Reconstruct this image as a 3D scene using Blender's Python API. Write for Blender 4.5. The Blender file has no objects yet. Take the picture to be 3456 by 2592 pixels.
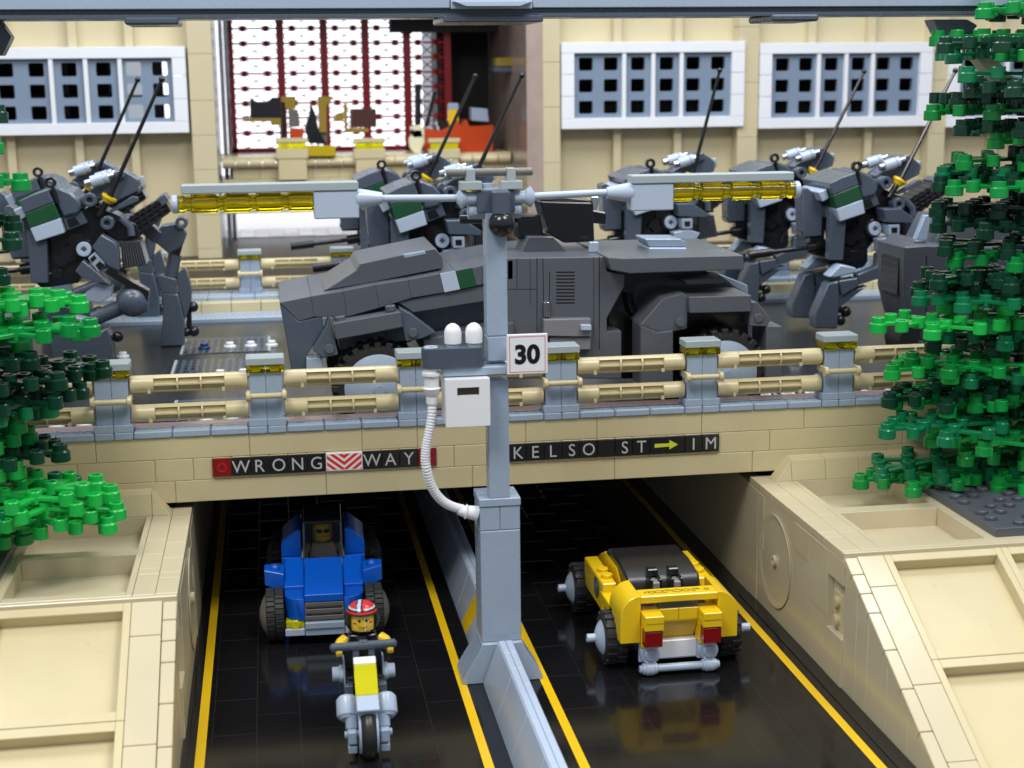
import bpy, bmesh, math, random
from mathutils import Vector, Matrix, noise
random.seed(7)
PI = math.pi
# ------------------------------------------------------------------ camera, world, lights
scn = bpy.context.scene
col = scn.collection
CAM = Vector((3.65, -79.09, 29.39)); FPX = 5054.0
YAW, PITCH, ROLL = 0.158, 0.203, -0.011
def camera_axes():
    cy, sy, cp, sp = math.cos(YAW), math.sin(YAW), math.cos(PITCH), math.sin(PITCH)
    f = Vector((sy*cp, cy*cp, -sp)); r = Vector((cy, -sy, 0)); u = r.cross(f)
    c, s = math.cos(ROLL), math.sin(ROLL)
    return c*r + s*u, -s*r + c*u, f
RX, UX, FX = camera_axes()
cd = bpy.data.cameras.new('camera'); cam = bpy.data.objects.new('camera', cd); col.objects.link(cam)
m = Matrix((RX, UX, -FX)).transposed().to_4x4(); m.translation = CAM; cam.matrix_world = m
cd.sensor_width = 36; cd.lens = 36*FPX/3456; cd.clip_start = 1; cd.clip_end = 1500
cd.dof.use_dof = True; cd.dof.focus_distance = 80; cd.dof.aperture_fstop = 0.17; cd.dof.aperture_blades = 7
scn.camera = cam
w = bpy.data.worlds.new('World'); scn.world = w; w.use_nodes = True
w.node_tree.nodes['Background'].inputs[0].default_value = (0.80, 0.89, 1.0, 1)
w.node_tree.nodes['Background'].inputs[1].default_value = 0.46
def lamp(name, loc, target, sx, sy, power, color):
    l = bpy.data.lights.new(name, 'AREA'); l.shape = 'RECTANGLE'; l.size = sx; l.size_y = sy
    l.energy = power; l.color = color
    o = bpy.data.objects.new(name, l); col.objects.link(o); o.location = loc
    o.rotation_euler = (Vector(target)-Vector(loc)).to_track_quat('-Z', 'Y').to_euler()
    return o
lamp('hall_lamp', (-22, -52, 92), (10, -10, 6), 30, 30, 47000, (1, 0.98, 0.95))
lamp('hall_lamp', (45, -46, 96), (22, -8, 6), 30, 30, 44000, (1, 0.98, 0.95))
lamp('hall_lamp', (20, 38, 110), (20, 36, 10), 46, 30, 46000, (0.86, 0.93, 1))
lamp('hall_lamp', (60, 10, 105), (40, 60, 15), 40, 30, 46000, (0.95, 0.97, 1))
lamp('hall_lamp', (-40, 20, 105), (0, 70, 15), 40, 30, 38000, (0.95, 0.97, 1))
scn.view_settings.view_transform = 'Standard'; scn.view_settings.look = 'None'
scn.view_settings.exposure = 0.08; scn.view_settings.gamma = 1
scn.view_settings.use_curve_mapping = False
scn.cycles.max_bounces = 8; scn.cycles.glossy_bounces = 4; scn.cycles.transmission_bounces = 8
scn.cycles.use_denoising = True

# ------------------------------------------------------------------ materials
def mat(name, rgb, rough=0.25, metal=0.0, trans=0.0, bump=0.012, scale=3.0, var=0.05, emis=None, estr=0, ior=1.5, seams=None):
    M = bpy.data.materials.new(name); M.use_nodes = True
    nt = M.node_tree; b = nt.nodes['Principled BSDF']
    b.inputs['Roughness'].default_value = rough; b.inputs['Metallic'].default_value = metal
    b.inputs['Transmission Weight'].default_value = trans; b.inputs['IOR'].default_value = ior
    tc = nt.nodes.new('ShaderNodeTexCoord')
    n = nt.nodes.new('ShaderNodeTexNoise'); n.inputs['Scale'].default_value = 0.35; n.inputs['Detail'].default_value = 4
    nt.links.new(tc.outputs['Object'], n.inputs['Vector'])
    mx = nt.nodes.new('ShaderNodeMix'); mx.data_type = 'RGBA'
    mx.inputs['A'].default_value = (*[c*(1-var) for c in rgb], 1); mx.inputs['B'].default_value = (*[min(1, c*(1+var)) for c in rgb], 1)
    nt.links.new(n.outputs['Fac'], mx.inputs['Factor'])
    nt.links.new(mx.outputs['Result'], b.inputs['Base Color'])
    # fine scuffs in gloss
    n2 = nt.nodes.new('ShaderNodeTexNoise'); n2.inputs['Scale'].default_value = scale; n2.inputs['Detail'].default_value = 6
    nt.links.new(tc.outputs['Object'], n2.inputs['Vector'])
    mr = nt.nodes.new('ShaderNodeMapRange'); mr.inputs['To Min'].default_value = max(0.02, rough*0.9); mr.inputs['To Max'].default_value = rough*1.15
    nt.links.new(n2.outputs['Fac'], mr.inputs['Value']); nt.links.new(mr.outputs['Result'], b.inputs['Roughness'])
    bp = nt.nodes.new('ShaderNodeBump'); bp.inputs['Strength'].default_value = 0.35; bp.inputs['Distance'].default_value = bump
    nt.links.new(n.outputs['Fac'], bp.inputs['Height'])
    nt.links.new(bp.outputs['Normal'], b.inputs['Normal'])
    if seams:
        sw, sh, mortar, dark = seams
        br = nt.nodes.new('ShaderNodeTexBrick'); br.inputs['Scale'].default_value = 1
        br.inputs['Brick Width'].default_value = sw; br.inputs['Row Height'].default_value = sh
        br.inputs['Mortar Size'].default_value = mortar; br.inputs['Mortar Smooth'].default_value = 0.2
        mp = nt.nodes.new('ShaderNodeMapping'); mp.inputs['Rotation'].default_value = (0, 0, PI/2)
        nt.links.new(tc.outputs['Object'], mp.inputs['Vector']); nt.links.new(mp.outputs['Vector'], br.inputs['Vector'])
        m2 = nt.nodes.new('ShaderNodeMix'); m2.data_type = 'RGBA'; m2.inputs['B'].default_value = (*dark, 1)
        nt.links.new(mx.outputs['Result'], m2.inputs['A']); nt.links.new(br.outputs['Fac'], m2.inputs['Factor'])
        nt.links.new(m2.outputs['Result'], b.inputs['Base Color'])
        b2 = nt.nodes.new('ShaderNodeBump'); b2.invert = True; b2.inputs['Strength'].default_value = 0.5; b2.inputs['Distance'].default_value = 0.03
        nt.links.new(br.outputs['Fac'], b2.inputs['Height']); nt.links.new(bp.outputs['Normal'], b2.inputs['Normal'])
        # every tile sits at a slightly different angle
        nt.links.new(b2.outputs['Normal'], b.inputs['Normal'])
    if emis:
        b.inputs['Emission Color'].default_value = (*emis, 1); b.inputs['Emission Strength'].default_value = estr
    return M
TAN = mat('tan_plastic', (0.62, 0.53, 0.31), 0.28, var=0.08)
TAN2 = mat('tan_gloss_plastic', (0.62, 0.54, 0.36), 0.2, bump=0.02, var=0.07)
LG = mat('light_grey_plastic', (0.33, 0.41, 0.52), 0.27)
PG = mat('pale_grey_plastic', (0.43, 0.51, 0.64), 0.25)
OLDG = mat('old_grey_plastic', (0.36, 0.42, 0.44), 0.3)
DG = mat('dark_grey_plastic', (0.072, 0.092, 0.125), 0.26)
DG2 = mat('dark_grey_worn_plastic', (0.092, 0.102, 0.122), 0.3)
BK = mat('black_plastic', (0.012, 0.012, 0.014), 0.18)
RUB = mat('black_rubber', (0.016, 0.016, 0.017), 0.55, bump=0.03)
BRN = mat('brown_grey_plastic', (0.14, 0.125, 0.11), 0.3)
WH = mat('white_plastic', (0.82, 0.83, 0.86), 0.25)
YEL = mat('yellow_plastic', (0.83, 0.55, 0.01), 0.22)
HEADY = mat('skin_yellow_plastic', (0.85, 0.58, 0.04), 0.2)
BLUE = mat('blue_plastic', (0.003, 0.10, 0.56), 0.22)
RED = mat('red_plastic', (0.62, 0.02, 0.015), 0.2)
DRED = mat('red_frame_plastic', (0.30, 0.004, 0.012), 0.3)
ORG = mat('orange_plastic', (0.50, 0.055, 0.008), 0.25)
GRN = mat('dark_green_plastic', (0.012, 0.075, 0.03), 0.25)
CHR = mat('silver_metal', (0.55, 0.56, 0.6), 0.2, metal=1)
TYEL = mat('clear_yellow_plastic', (0.95, 0.88, 0.01), 0.06, trans=0.45, ior=1.45, bump=0.03)
TYEL2 = mat('lamp_yellow_clear_plastic', (0.80, 0.68, 0.005), 0.05, trans=0.93, ior=1.45, bump=0.03)
TRED = mat('clear_red_plastic', (0.36, 0.006, 0.008), 0.06, trans=0.45, ior=1.45)
TSMK = mat('smoked_clear_plastic', (0.62, 0.60, 0.57), 0.03, trans=1.0, ior=1.15)
CREAM = mat('cream_plastic', (0.80, 0.73, 0.50), 0.25)
LIME = mat('lime_print', (0.62, 0.66, 0.03), 0.35)
SILV = mat('silver_print', (0.50, 0.50, 0.48), 0.4)
ROADM = mat('black_road_tiles', (0.008, 0.008, 0.009), 0.115, bump=0.01, seams=(4, 2, 0.012, (0.03, 0.027, 0.02)))
DECKM = mat('dark_deck_tiles', (0.022, 0.023, 0.022), 0.22, bump=0.01, seams=(4, 2, 0.02, (0.03, 0.03, 0.03)))
PAINT = mat('yellow_road_line', (0.80, 0.50, 0.01), 0.2)
FLOORM = mat('dark_brown_floor', (0.03, 0.02, 0.011), 0.5, seams=(3, 1.5, 0.03, (0.10, 0.06, 0.05)))
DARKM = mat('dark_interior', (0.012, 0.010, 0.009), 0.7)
MARB = mat('wall_with_smeared_reflection', (0.40, 0.31, 0.26), 0.15, bump=0.2, var=0.25)  # pinkish mottling: weathering plus smeared reflections put into the colour
WALLT = mat('hangar_tan_plastic', (0.60, 0.52, 0.33), 0.4)
GRIDM = mat('window_grey_plastic', (0.20, 0.26, 0.35), 0.35)
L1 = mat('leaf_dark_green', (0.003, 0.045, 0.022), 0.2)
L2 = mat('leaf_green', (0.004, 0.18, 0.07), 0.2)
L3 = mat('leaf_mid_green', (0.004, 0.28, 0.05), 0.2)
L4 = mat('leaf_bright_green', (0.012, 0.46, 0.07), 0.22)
LIT = mat('lit_window_glow', (0.9, 0.9, 1.0), 0.5, emis=(0.95, 0.96, 1.0), estr=1.7)

# ------------------------------------------------------------------ mesh helpers
class MB:
    def __init__(s): s.bm = bmesh.new(); s.mats = []
    def _m(s, mt):
        if mt is None: return 0
        if mt not in s.mats: s.mats.append(mt)
        return s.mats.index(mt)
    def _add(s, verts, faces, mt=None, bev=0):
        k = s._m(mt); b = bmesh.new()
        vs = [b.verts.new(v) for v in verts]
        for f in faces:
            try: b.faces.new([vs[i] for i in f])
            except ValueError: pass
        bmesh.ops.recalc_face_normals(b, faces=b.faces[:])
        if bev:
            es = [e for e in b.edges if len(e.link_faces) == 2 and e.calc_face_angle(0) > 0.5]
            bmesh.ops.bevel(b, geom=es, offset=bev, segments=1, affect='EDGES', clamp_overlap=True)
        off = {}
        for v in b.verts: off[v] = s.bm.verts.new(v.co)
        for f in b.faces:
            try:
                nf = s.bm.faces.new([off[v] for v in f.verts]); nf.material_index = k; nf.smooth = True
            except ValueError: pass
        b.free(); return s
    def box(s, x0, x1, y0, y1, z0, z1, mt=None, bev=0.035, M=None):
        bev = min(bev, 0.3*min(abs(x1-x0), abs(y1-y0), abs(z1-z0)))
        v = [Vector(p) for p in ((x0,y0,z0),(x1,y0,z0),(x1,y1,z0),(x0,y1,z0),(x0,y0,z1),(x1,y0,z1),(x1,y1,z1),(x0,y1,z1))]
        if M: v = [M @ p for p in v]
        return s._add(v, [(0,1,2,3),(4,5,6,7),(0,1,5,4),(1,2,6,5),(2,3,7,6),(3,0,4,7)], mt, bev)
    def prism(s, poly, y0, y1, mt=None, bev=0.035, M=None):     # poly in x,z extruded along y
        n = len(poly)
        v = [Vector((p[0], y0, p[1])) for p in poly] + [Vector((p[0], y1, p[1])) for p in poly]
        if M: v = [M @ p for p in v]
        return s._add(v, [tuple(range(n)), tuple(range(n, 2*n))] + [(i, (i+1) % n, (i+1) % n+n, i+n) for i in range(n)], mt, bev)
    def lathe(s, prof, a, b, mt=None, seg=24, arc=(0, 2*PI)):   # prof: (t along a->b in length units, radius)
        a = Vector(a); b = Vector(b); d = (b-a).normalized()
        up = Vector((0, 0, 1)) if abs(d.z) < 0.9 else Vector((1, 0, 0))
        e1 = d.cross(up).normalized(); e2 = d.cross(e1)
        full = abs(arc[1]-arc[0]-2*PI) < 1e-6
        k = seg if full else seg+1
        v = []; f = []
        for t, r in prof:
            for i in range(k):
                an = arc[0] + (arc[1]-arc[0])*i/seg
                v.append(a + d*t + (e1*math.cos(an) + e2*math.sin(an))*max(r, 1e-4))
        for j in range(len(prof)-1):
            for i in range(k if full else k-1):
                i2 = (i+1) % k
                f.append((j*k+i, j*k+i2, (j+1)*k+i2, (j+1)*k+i))
        return s._add(v, f, mt, 0)
    def cyl(s, a, b, r, r2=None, mt=None, seg=24, c=0.03):
        r2 = r if r2 is None else r2; L = (Vector(b)-Vector(a)).length; c = min(c, r*0.3, L*0.3)
        return s.lathe([(0, 0), (0, max(r-c, 0)), (c, r), (L-c, r2), (L, max(r2-c, 0)), (L, 0)], a, b, mt, seg)
    def ring(s, a, b, r, ri, mt=None, seg=24, c=0.03):
        L = (Vector(b)-Vector(a)).length
        return s.lathe([(0.01, ri), (0, ri+c), (0, r-c), (c, r), (L-c, r), (L, r-c), (L, ri+c), (L-c, ri), (0.01, ri)], a, b, mt, seg)
    def ball(s, c, r, mt=None, sc=(1, 1, 1), seg=24, rings=12, z0=-1, z1=1):
        v = []; f = []
        th = [math.asin(z0) + (math.asin(z1)-math.asin(z0))*j/rings for j in range(rings+1)]
        for t in th:
            for i in range(seg):
                a = 2*PI*i/seg
                v.append(Vector((c[0]+sc[0]*r*max(math.cos(t), 1e-4)*math.cos(a), c[1]+sc[1]*r*max(math.cos(t), 1e-4)*math.sin(a), c[2]+sc[2]*r*math.sin(t))))
        for j in range(rings):
            for i in range(seg): f.append((j*seg+i, j*seg+(i+1) % seg, (j+1)*seg+(i+1) % seg, (j+1)*seg+i))
        f.append(tuple(range(seg))); f.append(tuple(range(rings*seg, (rings+1)*seg)))
        return s._add(v, f, mt, 0)
    def tube(s, pts, rad, mt=None, seg=12):
        pts = [Vector(p) for p in pts]; n = len(pts); v = []; f = []
        e1 = None
        for j, p in enumerate(pts):
            d = (pts[min(j+1, n-1)]-pts[max(j-1, 0)]).normalized()
            if e1 is None:
                up = Vector((0, 1, 0)) if abs(d.y) < 0.9 else Vector((1, 0, 0)); e1 = d.cross(up).normalized()
            e1 = (e1 - d*e1.dot(d)).normalized(); e2 = d.cross(e1)
            r = rad(j) if callable(rad) else rad
            for i in range(seg):
                a = 2*PI*i/seg; v.append(p + (e1*math.cos(a)+e2*math.sin(a))*r)
        for j in range(n-1):
            for i in range(seg): f.append((j*seg+i, j*seg+(i+1) % seg, (j+1)*seg+(i+1) % seg, (j+1)*seg+i))
        f.append(tuple(range(seg))); f.append(tuple(range((n-1)*seg, n*seg)))
        return s._add(v, f, mt, 0)
    def sheet(s, pts, mt=None): return s._add([Vector(p) for p in pts], [tuple(range(len(pts)))], mt, 0)
    def build(s, name, material, parent=None, world=True, label=None):
        me = bpy.data.meshes.new(name)
        if parent is not None and world:
            off = Vector((0, 0, 0)); p = parent
            while p is not None: off += p.location; p = p.parent
            bmesh.ops.translate(s.bm, verts=s.bm.verts[:], vec=-off)
        s.bm.to_mesh(me); s.bm.free()
        if s.mats:
            for q in s.mats: me.materials.append(q)
        else: me.materials.append(material)
        try: me.set_sharp_from_angle(angle=math.radians(32))
        except Exception: pass
        o = bpy.data.objects.new(name, me); col.objects.link(o)
        if parent is not None: o.parent = parent
        if label: o['label'] = label
        return o
def tag(o, label, cat, group=None):
    o['label'] = label; o['category'] = cat
    if group: o['group'] = group
    return o
def thing(name, label, cat, loc=(0, 0, 0), group=None):
    o = bpy.data.objects.new(name, None); o.empty_display_size = 0.3; col.objects.link(o); o.location = loc
    return tag(o, label, cat, group)
def struct(o): o['kind'] = 'structure'; return o
CH = {}
def copy_tree(o, parent=None):
    c = o.copy(); col.objects.link(c); c.parent = parent
    for ch in [q for q in o.children]: copy_tree(ch, c)
    return c
def text_mesh(body, size, weight=0.0, xs=1.0):
    cu = bpy.data.curves.new('t', 'FONT'); cu.body = body; cu.size = size; cu.align_x = 'CENTER'; cu.align_y = 'CENTER'
    cu.offset = weight; cu.extrude = 0.006; cu.resolution_u = 4
    o = bpy.data.objects.new('t', cu); col.objects.link(o); bpy.context.view_layer.update()
    me = bpy.data.meshes.new_from_object(o.evaluated_get(bpy.context.evaluated_depsgraph_get()))
    bpy.data.objects.remove(o)
    xsv = [v.co.x for v in me.vertices]; ysv = [v.co.y for v in me.vertices]
    cx, cy = (min(xsv)+max(xsv))/2, (min(ysv)+max(ysv))/2
    for v in me.vertices: v.co.x = (v.co.x-cx)*xs; v.co.y -= cy
    return me
def at(px, py, y):           # point at distance y seen at (px, py) of the 2212 px wide view used for measuring
    d = FX + (px*1.5625-1728)/FPX*RX - (py*1.5625-1296)/FPX*UX
    t = (y-CAM.y)/d.y; return CAM + d*t
def XZ(pts, y): return [(q.x, q.z) for q in (at(a, b, y) for a, b in pts)]
def crop(ox, oy, s): return lambda pts: [((ox+u*s)/1.5625, (oy+v*s)/1.5625) for u, v in pts]
def stud(mb, x, y, z, mt=None, h=0.2, r=0.3): mb.cyl((x, y, z), (x, y, z+h), r, mt=mt, seg=16)

# ------------------------------------------------------------------ setting: roads, deck, ground
b = MB(); b.sheet([(-1.6, -60, 0), (30.4, -60, 0), (30.4, 62, 0), (-1.6, 62, 0)])
struct(b.build('road', ROADM))
for i, (x0, x1) in enumerate(((-0.68, -0.25), (11.78, 12.2), (15.85, 16.28), (28.42, 28.85))):
    b = MB(); b.box(x0, x1, -60, 62, -0.05, 0.012, bev=0); struct(b.build('road_line', PAINT))
for x0, x1 in ((-1.25, -1.02), (29.3, 30.05)):
    b = MB(); b.box(x0, x1, -60, -0.0, -0.05, 0.05, bev=0.02); struct(b.build('road_gutter', BK))
b = MB(); b.box(-80, 130, 2.0, 46, 8.2, 9.6, bev=0); struct(b.build('street_deck', DECKM))
b = MB(); b.sheet([(-400, -200, -0.6), (400, -200, -0.6), (400, 400, -0.6), (-400, 400, -0.6)]); struct(b.build('ground', DARKM))
b = MB(); b.box(-80, 130, 54.5, 150, 8.0, 10.6, bev=0); struct(b.build('hangar_forecourt_floor', FLOORM))
b = MB()
for i in range(44):
    for j in range(4): b.box(-38+i*1.8, -38+i*1.8+1.77, 104+j*2.4, 106.37+j*2.4, 10.3, 10.66+.01*((i*3+j) % 4), mt=(DRED, DG, PG, BRN)[(i*5+j*3+i*j) % 4], bev=.02)
struct(b.build('hangar_floor_tiles', DRED))
b = MB(); b.box(-40, 36, 113.7, 150, 10.3, 10.68, bev=0); struct(b.build('hangar_reflection_floor', WH))  # white slab stands in for the window's reflection on the glossy floor
# far pavement: pale kerb, tan band, pale top
b = MB(); b.box(-80, 130, 46, 49.3, 8.2, 9.95, mt=LG, bev=0.06)
for i in range(70): b.box(-60+i*2.5, -60+i*2.5+2.46, 49.3, 50.6, 9.0, 10.75, mt=TAN, bev=0.04)
for i in range(88): b.box(-60+i*2, -60+i*2+1.97, 50.6, 54.5, 9.0, 11.1, mt=LG, bev=0.05)
struct(b.build('far_pavement', LG))
# street grates
g1 = crop(0, 500, .4521)
def grate(x0, x1, y0, y1):
    b = MB(); b.box(x0, x1, y0, y1, 9.6, 9.66, mt=DG, bev=0.01)
    nx = int((x1-x0)/0.5); ny = int((y1-y0)/1.0)
    for i in range(nx):
        for j in range(ny):
            b.box(x0+0.12+i*0.5, x0+0.38+i*0.5, y0+0.15+j*1.0, y0+0.85+j*1.0, 9.6, 9.668, mt=BK, bev=0)
    b.box(x0-0.2, x0, y0, y1, 9.6, 9.67, mt=OLDG, bev=0.01); b.box(x1, x1+0.2, y0, y1, 9.6, 9.67, mt=OLDG, bev=0.01)
    return b
grates = 'drain grates set flat in the dark street'
gl = ['square dark grate in the street beside the long car nose', 'dark street grate right behind the near railing', 'dark street grate behind the foot of the walker', 'grate farthest back on the dark street']
for k, (x0, x1, y0, y1) in enumerate(((-3.4, 2.8, 22.0, 29.0), (-2.6, 2.4, 8.5, 15.0), (-3.2, 3.0, 31.5, 38.0), (34.5, 39.0, 8.5, 14.5))):
    o = grate(x0, x1, y0, y1).build('street_grate', DG)
    tag(o, ['dark street grate in front of the far grate', 'dark street grate nearest the left railing span', 'far street grate, nearest the distant pavement', 'dark street grate behind the railing near the right tree'][k], 'grate', grates)

# ------------------------------------------------------------------ the bridge
br = thing('bridge', 'tan brick bridge crossing over the two black lanes', 'bridge', (14, 0.5, 7.2))
b = MB()
rows = {7.2: [-60, -38, -26, -14, -8, -2, 6, 14, 22, 30, 38, 46, 54, 70, 90], 8.4: [-60, -30, -15, -7, -3, -1] + [i for i in range(0, 13)] + [13, 16] + list(range(17, 29)) + [31, 39, 47, 55, 75, 90],
        9.6: [-60, -30, -14, -6, 2, 8, 11, 17, 21, 27, 33, 41, 49, 60, 90]}
for z, xs in rows.items():
    for x0, x1 in zip(xs[:-1], xs[1:]): b.box(x0+0.012, x1-0.012, random.uniform(-.006, .006), 1.0, z+0.008, z+1.192, bev=0.03)
b.box(-60, 90, 0.08, 1.9, 7.21, 10.79, bev=0)
b.build('fascia', TAN, br)
b = MB(); x = -60
posts = [-5+8*i for i in range(7)]
px = [-21, -13] + posts + [51, 59]
for p in px:
    for q in (p-1, p): b.box(q+0.015, q+0.985, -0.12, 1.05, 10.8, 11.2, bev=0.05)
    for q in (p+1, p+3, p+5): b.box(q+0.015, q+1.985, -0.12, 1.05, 10.8, 11.2, bev=0.07)
b.build('sill', LG, br)
b = MB(); b.box(-60, 90, 1.05, 2.0, 10.0, 11.2, bev=0.03); b.build('inner_kerb', mat('tan_with_rosy_reflection', (0.42, 0.27, 0.22), 0.2), br)  # tan kerb with a warm pinkish reflection put into its colour
b = MB(); b.box(-60, 90, 1.9, 46, 7.3, 8.19, bev=0); b.build('underside', DARKM, br)

# ------------------------------------------------------------------ sign strips
def letter_strip(name, label, x0, chars):
    t = thing(name, label, 'sign', (x0, 0, 8.56)); x = x0
    for ch in chars:
        wd = 2 if ch in ('chevron', 'arrow') else 1
        nm = {'red': 'red_tile', 'chevron': 'chevron_tile', 'arrow': 'arrow_tile', ' ': 'blank_tile'}.get(ch, 'letter_tile')
        mt = {'red': mat('deep_red_tile', (.22, .004, .006), .15), 'chevron': WH}.get(ch, BK)
        b = MB(); b.box(x+0.015, x+wd-0.015, -0.16, 0.01, 8.56, 9.56, bev=0.025)
        tl = b.build(nm, mt, t)
        if ch == 'red':
            b = MB(); b.ring((x+.5, -0.172, 9.06), (x+.5, -0.15, 9.06), 0.27, 0.16, seg=20, c=0.005); b.build('ring_mark', mat('red_ring', (0.42, 0.01, 0.01), 0.3), tl)
        elif ch == 'chevron':
            b = MB(); cx = x+1; z0, z1 = 8.63, 9.49; th = 0.17
            def clip(poly):
                # clip an x,z polygon to the tile
                def cut(P, ax, lim, keep_less):
                    out = []
                    for i in range(len(P)):
                        a, c = P[i], P[(i+1) % len(P)]
                        ia = (a[ax] <= lim) == keep_less or a[ax] == lim; ic = (c[ax] <= lim) == keep_less or c[ax] == lim
                        if ia: out.append(a)
                        if ia != ic:
                            k = (lim-a[ax])/(c[ax]-a[ax]); out.append((a[0]+k*(c[0]-a[0]), a[1]+k*(c[1]-a[1])))
                    return out
                for ax, lim, kl in ((0, x+0.07, False), (0, x+1.93, True), (1, z0, False), (1, z1, True)):
                    poly = cut(poly, ax, lim, kl)
                    if len(poly) < 3: return None
                return poly
            for j in range(-3, 4):
                zc = 8.86 + j*0.36
                for sgn in (-1, 1):
                    P = [(cx, zc), (cx, zc+th*1.15), (cx+sgn*1.6, zc+th*1.15+1.28), (cx+sgn*1.6, zc+1.28)]
                    P = clip(P)
                    if P: b.prism(P, -0.166, -0.15, bev=0)
            b.build('chevron_mark', mat('red_print', (0.75, 0.035, 0.015), 0.3), tl)
        elif ch == 'arrow':
            b = MB(); b.prism([(x+.25, 8.95), (x+1.1, 8.99), (x+1.1, 8.82), (x+1.6, 9.08), (x+1.1, 9.36), (x+1.1, 9.17), (x+.25, 9.17)], -0.17, -0.155, bev=0)
            b.build('arrow_mark', LIME, tl)
        elif ch != ' ':
            me = text_mesh(ch, 0.98, 0.0, 0.95); me.materials.append(SILV)
            o = bpy.data.objects.new('letter', me); col.objects.link(o); o.parent = tl
            off = Vector((x+0.5+(0.05 if ch in 'KS' else 0), -0.166, 9.06)) - t.location - tl.location
            o.location = off; o.rotation_euler = (PI/2, 0, 0)
        x += wd
    return t
letter_strip('letter_sign', 'black tile strip reading WRONG WAY with red and white chevron', 0, ['red', 'W', 'R', 'O', 'N', 'G', 'chevron', 'W', 'A', 'Y', 'red'])
letter_strip('letter_sign', 'black tile strip reading KELSO ST with lime arrow and IM', 16, ['K', 'E', 'L', 'S', 'O', ' ', 'S', 'T', 'arrow', 'I', 'M'])

# ------------------------------------------------------------------ railings
def rail_mesh(L, r=0.46):
    b = MB(); e = L*0.2
    for a, c in ((0, e), (L-e, L)):
        b.cyl((a, 0, 0), (c, 0, 0), r, seg=24)
    # hollow middle: cupped back, ribs and a fin
    b.lathe([(e, r), (L-e, r), (L-e, r-.09), (e, r-.09), (e, r)], (0, 0, 0), (1, 0, 0), seg=14, arc=(0.8, 2*PI-0.8))
    b.box(e, L-e, -r+.01, 0.2, -0.05, 0.05, bev=0.01)
    b.box(e, L-e, -0.2, 0.2, -r+.08, r-.08, bev=0)
    for i in range(1, 3):
        x = e + (L-2*e)*i/3
        b.cyl((x-.05, 0, 0), (x+.05, 0, 0), r, seg=24, c=0.01)
    for q in (e*.8, L-e*1.05): b.box(q-.08, q+.08, -r-.005, -.2, -r+.02, -r+.2, mt=None, bev=0)
    return b
def post(parent, x, y, z, lampmat=TYEL):
    b = MB()
    b.box(x-1.0, x-0.008, y-.65, y+.65, z, z+.4, bev=.03); b.box(x+.008, x+1.0, y-.65, y+.65, z, z+.4, bev=.03)
    b.box(x-.86, x-.008, y-.5, y+.5, z+.38, z+2.9, bev=.03); b.box(x+.008, x+.86, y-.5, y+.5, z+.38, z+2.9, bev=.03)
    p = b.build('post', LG, parent)
    b = MB(); b.box(x-1, x-.02, y-.65, y+.65, z+2.9, z+3.28, mt=TYEL2, bev=.04); b.box(x+.02, x+1, y-.65, y+.65, z+2.9, z+3.28, mt=TYEL2, bev=.04)
    for s in (-.5, .5): b.box(x+s-.24, x+s+.24, y-.5, y+.5, z+2.95, z+3.22, mt=TYEL, bev=.02)
    b.build('post_lamp', None, p)
    b = MB(); b.box(x-1.02, x+1.02, y-.68, y+.68, z+3.3, z+3.72, bev=.05); b.build('post_cap', OLDG, p)
    b = MB()
    for s in (-1, 1):
        b.cyl((x+s*.82, y-.95, z+1.72), (x+s*1.06, y-.95, z+1.72), .28, seg=16)
        b.prism([(x+s*.86, z+1.6), (x+s*1.02, z+1.6), (x+s*1.02, z+1.95), (x+s*.86, z+1.95)], y-.9, y+.3, bev=.02)
    b.cyl((x-.85, y-.95, z+1.72), (x+.85, y-.95, z+1.72), .155, seg=16)
    b.build('hand_bar', TAN, p)
def railing(name, label, y, z, xs, sp):
    t = thing(name, label, 'railing', (xs[0], y, z))
    rm = rail_mesh(sp-1.9).build('rail', TAN, t, world=False)
    first = True
    for x in xs[:-1]:
        for dz in (2.45, 0.88):
            r = rm if first else rm.copy()
            if not first: col.objects.link(r)
            first = False
            r.location = Vector((x+.95, y, z+dz)) - t.location
    for x in xs: post(t, x, y, z)
    return t
railing('railing', 'tan double rail with grey lamp posts along the front edge of the bridge', 0.55, 11.2, [-21, -13]+posts+[51], 8)
railing('railing', 'blurred far railing with tan rails on the pavement across the street', 53, 11.1, [-62.34+8*i for i in range(21)], 8)

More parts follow.
